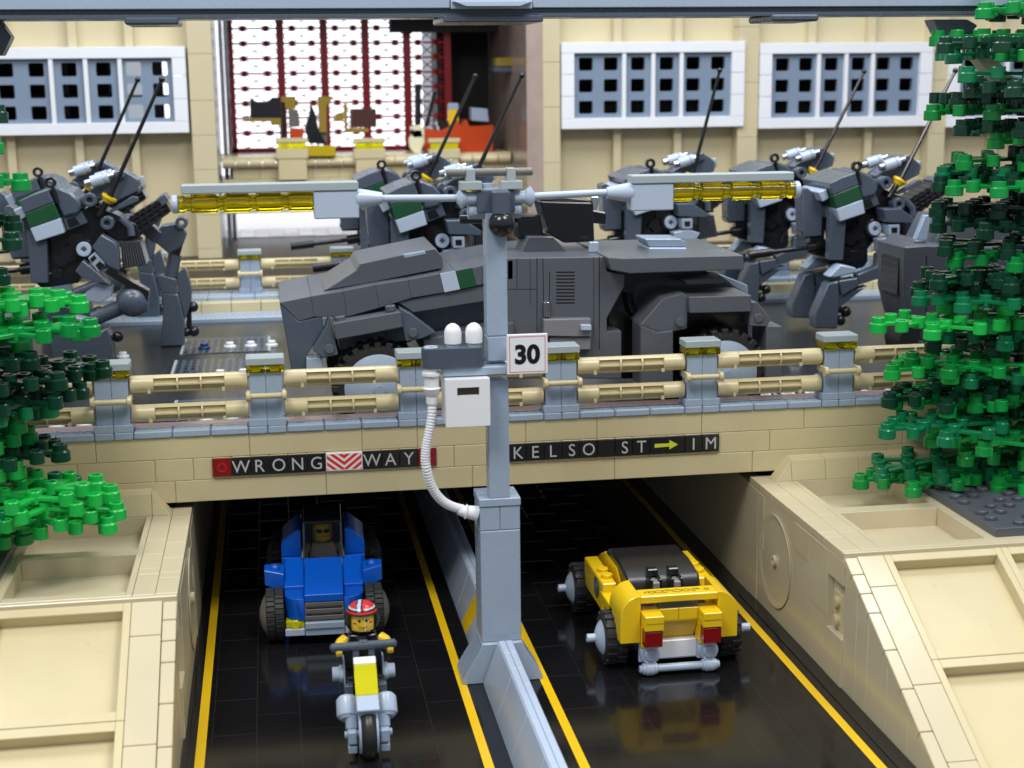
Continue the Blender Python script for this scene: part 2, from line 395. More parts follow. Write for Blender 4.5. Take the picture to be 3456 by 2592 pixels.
# ------------------------------------------------------------------ retaining walls either side
def dish(b, x, y, z, sx, r):          # shallow dish set into a side wall facing sx
    b.lathe([(0, r), (.06, r), (.06, r-.12), (-.25, r*.55), (-.32, .3), (.14, .3), (.14, .17), (-.1, .17), (-.1, 0)], (x, y, z), (x+sx, y, z), seg=36)
def retaining(side):
    s = 1 if side == 'r' else -1
    X = 30.0 if side == 'r' else -1.2
    def bx(b, a0, a1, *r, **k):      # distances measured away from the road
        x0, x1 = X+s*a0, X+s*a1
        return b.box(min(x0, x1), max(x0, x1), *r, **k)
    lab = 'tan sloped retaining wall with framed recessed panels right of the lanes' if side == 'r' else 'tan sloped retaining wall with framed recessed panels left of the lanes'
    t = thing('retaining_wall', lab, 'wall', (X+s*4, -13, 0))
    ZT = 6.86
    # side wall along the road, with rows of plates
    b = MB()
    bx(b, 0.02, 1.0, -12.0, 45, -0.1, ZT-0.4, bev=0)
    bx(b, 0.35, 1.0, -14.0, -12.0, -0.1, ZT-0.4, bev=0.02)
    bx(b, -.0, .5, -14.05, -12.02, 5.2, ZT-0.41, bev=.03)
    bx(b, -.0, .4, -14.05, -12.02, -.1, 2.5, bev=.03)
    for y0, y1, z0, z1 in ((-12, -9.4, 3.0, 6.4), (-9.4, -7.2, 4.9, 6.4), (-1.2, 3.5, -.1, 6.4), (-2.2, -1.2, 3.2, 6.4)):
        bx(b, -.012, .1, y0+.01, y1-.01, z0+.01, z1-.01, bev=.015)
    b.build('side_wall', TAN2, t)
    b = MB(); dish(b, X, -4.2, 3.3, -s, 2.6); b.build('round_dish', TAN2, t)
    if side == 'r':
        b = MB(); b.box(X+.3, X+.4, -13.3, -12.15, 2.55, 4.45, bev=.02)
        for z in (3.0, 3.95): b.cyl((X+.32, -12.7, z), (X+.1, -12.7, z), .3, seg=20)
        b.build('stud_plate', TAN, t)
    # terrace on top: coping strips of tiles, then frames
    b = MB(); y = 0.0
    cuts = [0.4, -1.6, -3.4, -6.0, -8.4, -10.6, -11.4, -13.6]
    for i in range(len(cuts)-1):
        bx(b, 0, .98, cuts[i+1]+.012, cuts[i]-.012, ZT-.4, ZT+random.uniform(-.004, .004), bev=.02)
        c2 = cuts[i]+(.7 if 0 < i else 0)
        bx(b, 1.0, 1.98, cuts[i+1]+.7*(i < len(cuts)-2)+.012, c2-.012, ZT-.4, ZT+random.uniform(-.004, .004), bev=.02)
    b.build('coping', TAN2, t)
    b = MB()
    for k in range(5):
        a0 = 2.0+k*6.0
        b2 = b
        for aa, ab in ((a0, a0+.3), (a0+5.7, a0+6.0)):
            bx(b2, aa+.005, ab-.005, -13.6, 0, ZT-1.2, ZT, bev=.025)
        for y0, y1 in ((-1.1, 0.0), (-7.55, -6.6), (-13.6, -13.0)):
            bx(b2, a0+.3, a0+5.7, y0, y1, ZT-1.2, ZT-.004, bev=.025)
        bx(b2, a0+.2, a0+5.8, -13.4, 0, ZT-1.4, ZT-1.0, bev=0)
    b.build('terrace_panel', TAN2, t)
    b = MB(); bx(b, 0.0, 32, -13.98, -13.62, ZT-.45, ZT+.0, bev=.04); b.build('ledge', TAN2, t)
    # sloped apron: local frame (u away from road, v down the slope, w out of the slope)
    ang = math.atan(0.543)
    M = Matrix.Translation((X, -13.95, ZT-.18)) @ Matrix.Rotation(ang, 4, 'X') @ Matrix.Diagonal((s, -1, 1, 1))
    b = MB(); L = 30
    v = 0.1
    for wd in (1.1, 1.2, 1.2, 2.2, 2.2, 2.3, 2.4, 2.4, 2.4, 2.4, 2.4, 2.4):
        b.box(0.02, .62, v+.015, v+wd-.015, -.4, .02, bev=.035, M=M); v += wd
    v = 0.0
    for wd in (2.0, 5.8, 4.1, 4.0, 4.0, 4.0):
        b.box(.66, 1.98, v+.012, v+wd-.012, -.4, random.uniform(-.01, .01), bev=.025, M=M); v += wd
    b.build('slope_edge', TAN2, t)
    b = MB()
    for k in range(5):
        a0 = 2.0+k*6.0
        for r in range(4):
            v0 = 0.0+r*6.5
            b.box(a0, a0+.35, v0, v0+6.49, -1.0, -.004, bev=.03, M=M); b.box(a0+5.65, a0+5.99, v0, v0+6.49, -1.0, -.004, bev=.03, M=M)
            b.box(a0+.35, a0+5.65, v0, v0+.5, -1.0, -.012, bev=.03, M=M); b.box(a0+.35, a0+5.65, v0+6.0, v0+6.48, -1.0, -.012, bev=.03, M=M)
            b.box(a0+.2, a0+5.8, v0+.2, v0+6.3, -1.2, -.62, bev=0, M=M)
    b.build('slope_panel', TAN, t)
    # side wall under the slope
    b = MB()
    zt = lambda y: ZT-.22+.543*(y+13.95)
    ys = [-14.0, -15.6, -17.0, -19.3, -21.6, -24.0, -26.5]
    for y0, y1 in zip(ys[:-1], ys[1:]):
        x0, x1 = sorted((X+s*.10, X+s*1.0))
        v = [(x0, y0-.01, -.1), (x0, y1+.01, -.1), (x0, y1+.01, max(zt(y1), 0)-.4), (x0, y0-.01, zt(y0)-.4)]
        v += [(x1, p[1], p[2]) for p in v]
        b._add([Vector(p) for p in v], [(0, 1, 2, 3), (4, 5, 6, 7), (0, 1, 5, 4), (1, 2, 6, 5), (2, 3, 7, 6), (3, 0, 4, 7)], None, .02)
    b.build('lower_side_wall', TAN2, t)
    # coping block against the bridge
    b = MB(); prof = [(1.55, ZT), (2.7, ZT+1.0), (2.7, ZT+1.0)]
    for k in range(14):
        a0 = 1.95+.05+k*2; x0, x1 = sorted((X+s*(a0+.01), X+s*(a0+1.99)))
        b._add([Vector(p) for p in ((x0, -1.1, ZT), (x1, -1.1, ZT), (x1, -.8, ZT+1.15), (x0, -.8, ZT+1.15), (x0, 0, ZT), (x1, 0, ZT), (x1, 0, ZT+1.25), (x0, 0, ZT+1.25))],
               [(0, 1, 2, 3), (4, 5, 6, 7), (0, 1, 5, 4), (3, 2, 6, 7), (0, 3, 7, 4), (1, 2, 6, 5)], None, .03)
    a, c = X+s*1.05, X+s*1.99
    b._add([Vector(p) for p in ((a, -1.1, ZT), (c, -1.1, ZT), (c, -.8, ZT+1.15), (a, 0, ZT), (c, 0, ZT), (c, 0, ZT+1.25))], [(0, 1, 2), (3, 4, 5), (0, 1, 4, 3), (0, 2, 5, 3), (1, 2, 5, 4)], None, .02)
    b.build('upper_block', TAN, t)
    return t
retaining('r'); retaining('l')

# tree islands: grey studded plates
def island(x0, x1, y0, y1, lab):
    t = thing('tree_plate', lab, 'base plate', ((x0+x1)/2, (y0+y1)/2, 6.9), 'studded plates under the trees')
    b = MB(); b.box(x0, x1, y0, y1, 6.3, 7.3, bev=.04)
    n = 0
    for i in range(int(x1-x0)):
        for j in range(int(y1-y0)):
            if (i*7+j*5) % 3: stud(b, x0+.5+i, y0+.5+j, 7.3)
    b.build('plate', DG2, t)
island(38.2, 50, -13, -1.4, 'grey studded plate under the right tree'); island(-22, -9.4, -13, -1.4, 'grey studded plate under the left tree')

# ------------------------------------------------------------------ median barriers
def barrier(y0, y1, label, stripe=False):
    t = thing('median_barrier', label, 'barrier', (14.1, (y0+y1)/2, 0), 'concrete-look barriers between the lanes')
    n = max(1, round((y1-y0)/4)); st = (y1-y0)/n
    b = MB()
    for i in range(n):
        a = y0+i*st+.008; c = y0+(i+1)*st-.008
        b.prism([(13.0, 0), (15.2, 0), (15.2, .12), (14.46, 2.2), (13.74, 2.2), (13.0, .12)], a, c, bev=.03)
    b.build('body', PG, t)
    b = MB()
    k = y0
    while k < y1-.1:
        e = min(k+2, y1)
        b.box(13.78, 14.08, k+.01, e-.01, 2.19, 2.26, bev=.015); b.box(14.12, 14.42, k+.01, e-.01, 2.19, 2.26, bev=.015); k += 2
    b.build('cap_tiles', PG, t)
    if stripe:
        b = MB()
        f = lambda q: (13.0+.74*(q-.12)/2.08-.012, q)
        pts = []
        for yy, z in ((-3.8, .13), (-1.95, .13), (-2.9, 2.16), (-4.8, 2.16)):
            xx, zz = f(z); pts.append((xx, yy, zz))
        v = [Vector(p) for p in pts] + [Vector((p[0]+.05, p[1], p[2])) for p in pts]
        b._add(v, [(0, 1, 2, 3), (4, 5, 6, 7), (0, 1, 5, 4), (1, 2, 6, 5), (2, 3, 7, 6), (3, 0, 4, 7)], None, 0)
        b.build('stripe', YEL, t)
barrier(-36, -10.45, 'pale grey lane barrier running towards the viewer in front of the lamp post')
barrier(-7.6, 44, 'grey lane barrier with yellow stripe running into the dark underpass', True)

# ------------------------------------------------------------------ lamp post
lp = thing('street_lamp', 'tall grey twin arm lamp post with yellow tubes standing on the lane barrier', 'street lamp', (14, -9.5, 0))
b = MB()
for s in (-1, 1):
    P = [(14+s*2.0, 0), (14+s*2.0, .25), (14+s*1.08, 1.75), (14+s*1.0, 2.05), (14, 2.05), (14, 0)]
    b.prism(P, -10.25, -8.0, bev=.04)
b.build('flared_foot', LG, lp)
b = MB(); b.box(13.02, 14.98, -10, -8, 2.05, 7.75, bev=.04)
b.box(13.02, 13.992, -10, -8, 7.77, 8.95, bev=.03); b.box(14.008, 14.98, -10, -8, 7.77, 8.95, bev=.03); b.build('pedestal', LG, lp)
b = MB(); b.box(12.98, 15.02, -10.05, -7.95, 8.97, 9.37, bev=.04); b.build('pedestal_cap', LG, lp)
b = MB(); b.box(13.5, 14.5, -9.95, -8.95, 9.37, 15.2, bev=.04); b.box(13.5, 14.5, -9.95, -8.95, 16.12, 17.3, bev=.04); b.box(13.5, 14.5, -9.95, -8.95, 17.32, 23.2, bev=.04)
b.build('pole', LG, lp)
b = MB(); b.box(11.3, 14.5, -10.4, -8.95, 15.55, 15.95, bev=.04); b.build('bracket', LG, lp)
b = MB(); b.box(13.0, 15.0, -9.9, -9.2, 23.05, 23.4, bev=.05); b.cyl((12.75, -9.4, 23.2), (15.25, -9.4, 23.2), .38)
b.build('hub', LG, lp)
b = MB()
b.prism([(13.1, 23.15), (14.9, 23.15), (14.9, 24.2), (13.1, 24.2)], -9.98, -9.1, bev=.04)
b.box(13.75, 14.6, -10.7, -9.98, 23.05, 24.25, bev=.12)
b.build('hub_block', DG, lp)
b = MB(); b.ball((14.2, -10.35, 22.66), .62, seg=36, rings=20); b.build('camera_globe', BK, lp)
b = MB(); b.cyl((13.7, -9.5, 24.2), (13.7, -9.5, 24.5), .3, seg=16); b.box(12.95, 15.05, -9.9, -9.1, 24.18, 24.27, bev=.02); b.build('hub_cap', LG, lp)
for cx in (12.85, 14.75):
    b = MB(); b.box(cx-.5, cx+.5, -10.1, -9.2, 24.22, 24.62, bev=.03); b.box(cx-.2, cx+.2, -10.02, -9.3, 24.6, 25.2, bev=.03); b.build('bar_clip', OLDG, lp)
b = MB(); b.cyl((11.75, -9.55, 25.0), (15.8, -9.55, 25.0), .19, seg=20); b.build('top_bar', mat('brown_grey_bar', (.16, .15, .14), .3), lp)
for s in (-1, 1):
    tilt = -.02*s
    hx = lambda d: 14.05+s*d
    z = 23.92
    b = MB(); b.lathe([(0, 0), (0, .42), (.3, .43), (.62, .35), (.78, .2), (.78, 0)][::-1] if False else [(0, 0), (0, .3), (.5, .3), (.78, .5), (.86, .42), (1.0, .2), (1.0, 0)], (hx(.85), -9.6, z-.1), (hx(3), -9.6, z-.1))
    b.build('arm_socket', PG, lp)
    b = MB(); b.cyl((hx(1.6), -9.6, z-.08), (hx(6.0), -9.6, z+.02*s+.02), .17, seg=20)
    b.lathe([(0, 0), (0, .27), (1.2, .5), (1.2, 0)], (hx(5.3), -9.6, z), (hx(7), -9.6, z), seg=24)
    b.build('arm', PG, lp)
    b = MB(); x0, x1 = sorted((hx(6.4), hx(8.45))); b.box(x0, x1, -10.05, -9.1, z-.85, z+.4, bev=.05); b.build('lamp_housing', PG, lp)
    b = MB(); x0, x1 = sorted((hx(6.4), hx(14.35))); b.box(x0, x1, -10.1, -9.1, z+.42, z+.82, bev=.04); b.build('lamp_cover', OLDG, lp)
    b = MB(); prof = [(0, 0)]
    d = 0
    for k in range(4 if s < 0 else 4):
        prof += [(d, .40), (d+.03, .43), (d+1.12, .43), (d+1.15, .34), (d+1.42, .34)]; d += 1.45
    prof += [(d, .40), (d+.25, .40), (d+.25, 0)]
    hol = [(d+.2, 0), (d+.2, .26)]
    for k in range(4): hol += [(d-.1, .27), (d-.1, .14), (d-.45, .14), (d-.45, .27)]; d -= 1.45
    hol += [(.08, .27), (.08, 0)]
    b.lathe(hol, (hx(8.46), -9.58, z-.06), (hx(20), -9.58, z-.06), seg=24)
    b.lathe(prof, (hx(8.46), -9.58, z-.06), (hx(20), -9.58, z-.06), seg=28)
    b.build('lamp_tube', TYEL2, lp)
    b = MB(); b.cyl((hx(14.5), -9.58, z-.06), (hx(14.8), -9.58, z-.06), .42, seg=28, c=.05); b.build('end_cap', PG, lp)
# switch box, beam with two bulbs and white hose
b = MB(); x0, x1, zz0, zz1 = 11.35, 13.45, 13.25, 15.5
b.box(x0, x0+.62, -10.62, -10.5, zz0, zz1, bev=.02)
b = MB()
for a in ((x0, x1, zz0, 14.72), (x0, x0+.55, 14.72, 15.12), (x0+1.6, x1, 14.72, 15.12), (x0, x1, 15.12, zz1)): b.box(a[0], a[1], -11.0, -10.6, a[2], a[3], bev=.0)
b.box(x0+.02, x1-.02, -10.6, -9.0, zz0, zz1, bev=.03)
b.build('meter_box', WH, lp)
b = MB(); b.box(x0+.5, x0+1.65, -10.72, -10.605, 14.7, 15.15, bev=0); b.build('meter_slot', mat('dark_slot', (.05, .035, .02), .5), lp)
b = MB()
P = []
for i in range(13): a = PI/2+PI*i/12; P.append((10.8+.46*math.cos(a), .46*math.sin(a)))
for i in range(13): a = -PI/2+PI*i/12; P.append((12.85+.46*math.cos(a), .46*math.sin(a)))
b.prism([(p[0], p[1]) for p in P], 15.95, 16.95, bev=.05, M=Matrix.Translation((0, -10.1, 0)) @ Matrix(((1, 0, 0, 0), (0, 0, 1, 0), (0, 1, 0, 0), (0, 0, 0, 1))))
b.build('side_beam', DG, lp)
for x in (11.85, 12.85):
    b = MB(); b.cyl((x, -10.1, 16.9), (x, -10.1, 17.1), .33); b.build('bulb_base', PG, lp)
    b = MB(); b.lathe([(0, 0), (0, .40), (.5, .41), (.68, .37), (.82, .28), (.92, .14), (.95, 0)], (x, -10.1, 17.1), (x, -10.1, 18), seg=28); b.build('signal_bulb', WH, lp)
b = MB(); b.ring((10.8, -10.1, 16.9), (10.8, -10.1, 16.98), .34, .2); b.build('pipe_end', PG, lp)
b = MB()
b.lathe([(0, 0), (0, .36), (.2, .36), (.2, .46), (.34, .46), (.34, .36), (.9, .35), (.96, .44), (1.3, .32), (1.35, .28), (1.7, .28), (1.7, 0)], (10.8, -10.1, 15.95), (10.8, -10.1, 10), seg=24)
b.build('hose_coupling', WH, lp)
def bez(p0, p1, p2, p3, n):
    o = []
    for i in range(n+1):
        t = i/n; o.append(tuple((1-t)**3*a+3*(1-t)**2*t*b_+3*(1-t)*t*t*c+t**3*d for a, b_, c, d in zip(p0, p1, p2, p3)))
    return o
pts = bez((10.8, -10.1, 14.25), (10.8, -10.3, 13.0), (10.3, -10.3, 12.3), (10.42, -10.3, 11.3), 110) + bez((10.42, -10.3, 11.3), (10.6, -10.2, 9.9), (11.2, -9.6, 9.0), (12.3, -9.4, 8.75), 130)[1:]
b = MB(); b.tube(pts, lambda j: .235 if (j % 5) in (1, 2, 3) else .185, seg=14); b.build('hose', WH, lp)
b = MB(); b.lathe([(0, .22), (.35, .3), (.4, .38), (.5, .32), (1.0, .38), (1.0, 0)], (12.0, -9.45, 8.72), (13.0, -9.45, 8.5), seg=24); b.build('hose_coupling', WH, lp)

# speed sign
sg = thing('speed_sign', 'square white speed sign reading 30 fixed to the lamp post', 'sign', (15.2, -10.4, 9.2+7.2-.0))
sx0, sz0 = 14.35, 15.55
b = MB(); b.box(sx0, sx0+1.95, -10.55, -10.4, sz0, sz0+1.92, bev=.03); b.box(14.4, 15.2, -10.4, -9.7, sz0+.6, sz0+1.3, mt=None, bev=.02); pl = b.build('sign_plate', WH, sg)
b = MB()
cx, cz, hw, t_ = sx0+.975, sz0+.96, .86, .028
b.box(cx-hw, cx+hw, -10.557, -10.548, cz+hw-t_, cz+hw, bev=0); b.box(cx-hw, cx+hw, -10.557, -10.548, cz-hw, cz-hw+t_, bev=0)
b.box(cx-hw, cx-hw+t_, -10.557, -10.548, cz-hw, cz+hw, bev=0); b.box(cx+hw-t_, cx+hw, -10.557, -10.548, cz-hw, cz+hw, bev=0)
b.build('red_border', mat('red_line_print', (.65, .04, .06), .4), pl)
me = text_mesh('30', 1.22, .05, 1.0); me.materials.append(BK)
o = bpy.data.objects.new('number', me); col.objects.link(o); o.parent = pl; o.location = Vector((cx, -10.56, cz))-sg.location; o.rotation_euler = (PI/2, 0, 0)

# ------------------------------------------------------------------ overhead beam
ob = thing('overhead_beam', 'light grey girder crossing the top above the street', 'beam', (14, 1, 32.4))
b = MB()
for x0, x1 in ((-50, -18), (-18, 13.0), (17.2, 48), (48, 80)): b.box(x0+.01, x1-.01, -2, 3.6, 32.75, 36.5, bev=.04)
b.build('girder', LG, ob)
b = MB(); b.box(-50, 80, -1.7, 3.4, 32.4, 32.74, bev=.02); b.box(-50, 80, -1.9, -1.5, 32.3, 32.5, mt=DG, bev=.02); b.build('underside_strip', DG2, ob)
for x in (-1.7, 31.1, 63):
    b = MB(); b.box(x-1.3, x+1.3, -2.1, 1.8, 32.02, 32.38, bev=.1); b.build('clip_plate', DG, ob)
b = MB(); b.box(12.6, 17.7, -2.3, 2.5, 32.05, 32.38, bev=.06); b.build('clip_plate', DG, ob)
b = MB(); b.box(13.02, 17.18, -2.1, 3.6, 32.7, 36, bev=.04)
b.prism([(13.05, 33.05), (17.15, 33.05), (16.4, 32.8), (13.7, 32.8)], -2.9, -2.1, bev=.02)
b.build('joint_block', PG, ob)
for s, lab in ((1, 'r'), (-1, 'l')):
    b = MB()
    if s > 0:
        t = thing('diagonal_brace', 'tan diagonal brace with grey end plates under the girder behind the right tree', 'brace', (42, 0, 31))
        P = XZ([(2072, 96), (2098, 78), (2225, 230), (2200, 250)], 2); b.prism(P, 1.2, 2.4, bev=.04); b.build('brace_arm', CREAM, t)
        b = MB(); b.prism(XZ([(2015, 42), (2090, 42), (2112, 55), (2088, 84), (2045, 104)], 1), 1, 2.2, bev=.04); b.build('end_plate', LG, t)
    else:
        t = thing('diagonal_brace', 'grey end of a brace under the girder at the left edge', 'brace', (-9, 0, 31))
        b.prism(XZ([(-40, 42), (-2, 42), (24, 80), (4, 120), (-40, 120)], 1), 1, 2.2, bev=.04); b.build('end_plate', DG, t)

# ------------------------------------------------------------------ wheels
def wheel(parent, x, y, z, r, wd, out, tread=18, dr=None, dishm=PG, knob=True, name='wheel'):
    """axle along x, outer face towards `out` (+1/-1)"""
    b = MB(); a = (x-wd/2, y, z); c = (x+wd/2, y, z)
    b.lathe([(0, r*.55), (0, r*.85), (wd*.12, r*.94), (wd*.88, r*.94), (wd, r*.85), (wd, r*.55), (0, r*.55)], a, c, seg=36)
    for i in range(tread):
        for h, (u0, u1) in enumerate(((0.03, .48), (.52, .97))):
            an = 2*PI*(i+.5*h)/tread
            M = Matrix.Translation((x-wd/2, y, z)) @ Matrix.Rotation(an, 4, 'X')
            b.box(wd*u0, wd*u1, -r*.09, r*.09, r*.9, r, bev=.02, M=M)
    w_ = b.build(name, RUB, parent)
    b = MB(); dr = dr or r*.68
    xo = x+out*wd/2
    prof = [(0, dr), (.06, dr), (.28, dr*.7), (.42, dr*.35), (.45, .22)]
    prof += [(.85, .22), (.85, .13), (.6, .12), (.6, 0)] if knob else [(.46, 0)]
    b.lathe(prof, (xo-out*.1, y, z), (xo+out, y, z), seg=32)
    b.build('hubcap', dishm, w_)
    return w_

# ------------------------------------------------------------------ blue car (faces the viewer)
cx, cy = 5.55, -3.5
bc = thing('blue_car', 'blue toy racing car with smoked windscreen driving out of the left underpass', 'car', (cx, 0, 0))
Rz = Matrix.Translation((cx, cy, 0)) @ Matrix.Rotation(math.radians(-2.0), 4, 'Z')
def B(b, x0, x1, y0, y1, z0, z1, mt=None, bev=.035): return b.box(x0, x1, y0, y1, z0, z1, mt, bev, M=Rz)
def PR(b, pts, x0, x1, mt=None, bev=.035):     # side profile (y,z) extruded along x
    n = len(pts); v = [Rz @ Vector((x0, p[0], p[1])) for p in pts] + [Rz @ Vector((x1, p[0], p[1])) for p in pts]
    return b._add(v, [tuple(range(n)), tuple(range(n, 2*n))]+[(i, (i+1) % n, (i+1) % n+n, i+n) for i in range(n)], mt, bev)
b = MB()
B(b, -2.0, 2.0, .2, 13, .55, .95); B(b, -1.0, 1.0, .3, 4, .95, 2.4)
b.build('chassis', LG, bc)
b = MB()
PR(b, [(0, 2.38), (0, 2.78), (1.8, 3.1), (3.3, 3.62), (3.7, 3.62), (3.7, 2.4)], -1.02, 1.02)
bod = b.build('hood', BLUE, bc)
for s in (-1, 1):
    b = MB()
    # rounded fender
    pts = [(s*1.04, .4), (s*1.04, 0.02)] + [(s*(1.04+1.05*math.sin(PI/2*i/8)), 1.1-1.08*math.cos(PI/2*i/8)) for i in range(9)] + [(s*2.09, 2.6), (s*1.04, 2.6)]
    n = len(pts); v = [Rz @ Vector((p[0], p[1], 1.35)) for p in pts]+[Rz @ Vector((p[0], p[1], 2.55)) for p in pts]
    b._add(v, [tuple(range(n)), tuple(range(n, 2*n))]+[(i, (i+1) % n, (i+1) % n+n, i+n) for i in range(n)], None, .04)
    PR(b, [(1.6, 2.5), (1.6, 2.75), (3.3, 3.3), (4.2, 3.5), (4.2, 2.4)], min(s*1.04, s*2.1), max(s*1.04, s*2.1))
    b.build('fender', BLUE, bc)
    b = MB()
    v = [(s*2.1, 1.9, 2.35), (s*3.15, 2.1, 2.7), (s*3.15, 2.1, 3.55), (s*2.1, 1.9, 3.35), (s*2.1, 3.0, 2.35), (s*3.15, 2.9, 2.7), (s*3.15, 2.9, 3.65), (s*2.1, 3.1, 3.5)]
    b._add([Rz @ Vector(p) for p in v], [(0, 1, 2, 3), (4, 5, 6, 7), (0, 1, 5, 4), (1, 2, 6, 5), (2, 3, 7, 6), (3, 0, 4, 7)], None, .04)
    b.ball(Rz @ Vector((s*2.6, 2.5, 3.5)), .28); b.build('side_wing', BLUE, bc)
    b = MB()
    B(b, min(s*1.2, s*2.3), max(s*1.2, s*2.3), 4.9, 8.5, 1.3, 3.28)
    b.prism([(s*1.2, 3.3), (s*1.2, 4.75), (s*1.45, 4.75), (s*2.3, 4.05), (s*2.3, 3.3)], 5.1, 8.5, bev=.04, M=Rz)
    b.build('side_pod', BLUE, bc)
    b = MB(); B(b, min(s*1.06, s*2.05), max(s*1.06, s*2.05), .1, .9, .98, 1.34); b.cyl(Rz @ Vector((s*1.55, .12, 1.16)), Rz @ Vector((s*1.55, -.08, 1.16)), .26, seg=18)
    b.build('headlight', TYEL, bc)
    b = MB(); B(b, min(s*1.06, s*2.08), max(s*1.06, s*2.08), -.1, 1.0, .58, .96, bev=.03); b.build('front_plate', PG, bc)
b = MB(); B(b, -1.03, 1.03, -.2, .5, .95, 1.3); B(b, -1.03, 1.03, -.1, .5, .55, .93); b.build('bumper', LG, bc)
b = MB()
for k in range(3): B(b, -1.02, 1.02, 0.0, .25, 1.38+k*.37, 1.60+k*.37, bev=.02)
for s in (-1, 1): B(b, s*.97-.05, s*.97+.05, .02, .3, 1.35, 2.3, bev=.01)
b.build('grille', BRN, bc)
b = MB(); PR(b, [(3.75, 3.5), (4.5, 5.35), (8.0, 5.35), (8.8, 3.5)], .95, 1.08, bev=0); PR(b, [(3.75, 3.5), (4.5, 5.35), (8.0, 5.35), (8.8, 3.5)], -1.08, -.95, bev=0)
B(b, -1.05, 1.05, 4.5, 8.0, 5.3, 5.4, bev=.02)
b.build('canopy_frame', mat('smoked_side', (.02, .02, .022), .1), bc)
b = MB(); PR(b, [(3.72, 3.6), (3.78, 3.6), (4.53, 5.35), (4.47, 5.35)], -.98, .98, bev=0); b.build('windscreen', TSMK, bc)
b = MB(); B(b, -1.9, 1.9, 8.5, 12, 1.4, 3.3); b.build('rear_body', BLUE, bc)
b = MB(); B(b, -1.0, 1.0, 7.0, 8.0, 2.6, 5.0); b.build('seat_back', BLUE, bc)
for s in (-1, 1):
    q = Rz @ Vector((s*2.62, 1.2, 1.4)); wheel(bc, q.x, q.y, q.z, 1.4, .95, s, tread=30, dr=1.15, knob=False, dishm=mat('dull_beige_hub', (.16, .155, .14), .3))
    q = Rz @ Vector((s*2.55, 10.2, 1.6)); wheel(bc, q.x, q.y, q.z, 1.6, 1.0, s, tread=24, knob=False, dishm=DG)
    b = MB(); b.cyl(Rz @ Vector((s*2.2, 7.0, 2.2)), Rz @ Vector((s*3.0, 7.0, 2.2)), .3); b.build('exhaust', BK, bc)

# toy figures
def figure(root, x, y, z, torsom, armm, handm, facing=1, arms='bars', face='smile', legm=BK):
    """seated brick figure; z = seat height. body stays one mesh"""
    b = MB()
    b.lathe([(0, 0), (0, .46), (.05, .54), (.16, .6), (.88, .6), (1.02, .52), (1.08, .35), (1.08, 0)], (x, y, z+1.72), (x, y, z+3), HEADY, 28)   # head
    b.cyl((x, y, z+1.55), (x, y, z+1.75), .22, mt=HEADY)
    v = [(x-.95+.0, y-.42, z), (x+.95, y-.42, z), (x+.95, y+.42, z), (x-.95, y+.42, z), (x-.62, y-.36, z+1.6), (x+.62, y-.36, z+1.6), (x+.62, y+.36, z+1.6), (x-.62, y+.36, z+1.6)]
    b._add([Vector(p) for p in v], [(0, 1, 2, 3), (4, 5, 6, 7), (0, 1, 5, 4), (1, 2, 6, 5), (2, 3, 7, 6), (3, 0, 4, 7)], torsom, .05)
    for s in (-1, 1):
        reach = (x+s*1.15, y-1.1, z+1.25) if arms == 'bars' else (x+s*1.05, y-.7, z+.6)
        b.tube([(x+s*.78, y, z+1.32), (x+s*1.02, y-.18, z+1.2), (x+s*1.12, y-.5, z+1.12), reach], lambda j: (.27, .27, .24, .2)[j], armm, 12)
        b.ring((reach[0]-.14, reach[1]-.15, reach[2]), (reach[0]+.14, reach[1]-.15, reach[2]), .24, .14, handm, 14)
        b.box(x+s*.45-.4, x+s*.45+.4, y-1.3, y+.3, z-.7, z-.02, mt=legm, bev=.05)
        b.box(x+s*.45-.4, x+s*.45+.4, y-1.6, y-1.1, z-1.0, z-.1, mt=legm, bev=.05)
    b.build('body', None, root)
    yf = y-.6
    def dot(cx, cz, rx, rz, mt, dep=.012, nm='eye'):
        q = MB(); pts = [(cx+rx*math.cos(2*PI*i/14), cz+rz*math.sin(2*PI*i/14)) for i in range(14)]
        V = []
        for px_, pz in pts:
            dx = px_-x; yy = y-math.sqrt(max(.0, .6**2-dx*dx)); V.append(Vector((px_, yy-dep, pz)))
        W = [Vector((p.x, p.y+.03, p.z)) for p in V]; n = 14
        q._add(V+W, [tuple(range(n)), tuple(range(n, 2*n))]+[(i, (i+1) % n, (i+1) % n+n, i+n) for i in range(n)], None, 0)
        return q.build(nm, mt, root)
    zc = z+1.72+.54
    if face == 'smile':
        dot(x, zc-.03, .42, .38, CREAM, .006, 'face_print')
        dot(x-.16, zc+.1, .06, .065, BK, .014); dot(x+.16, zc+.1, .06, .065, BK, .014)
        dot(x-.36, zc-.04, .08, .035, RED, .014, 'cheek_mark'); dot(x+.36, zc-.0, .08, .035, RED, .014, 'cheek_mark')
        q = MB(); arc = [(x+.19*math.sin(a), y-.615+.05*abs(math.sin(a)), zc-.12-.09*math.cos(a)+.0) for a in [(-1.2+2.4*i/8) for i in range(9)]]
        q.tube(arc, .018, None, 6); q.build('mouth', RED, root)
    else:
        dot(x-.2, zc+.1, .19, .12, BK, .014, 'sunglasses'); dot(x+.2, zc+.1, .19, .12, BK, .014, 'sunglasses')
        q = MB(); q.tube([(x-.14, y-.61, zc-.24), (x+.15, y-.61, zc-.22)], .02, None, 6); q.tube([(x-.5, y-.38, zc+.05), (x-.42, y-.47, zc-.2), (x-.2, y-.6, zc-.28)], .025, None, 6); q.build('mouth', BRN, root)
        q = MB(); q.ball((x, y+.12, zc+.3), .64, sc=(1, .95, .62), z0=-.1); q.build('hair', mat('brown_hair', (.03, .02, .015), .4), root)
q = Rz @ Vector((0, 5.9, 2.35))
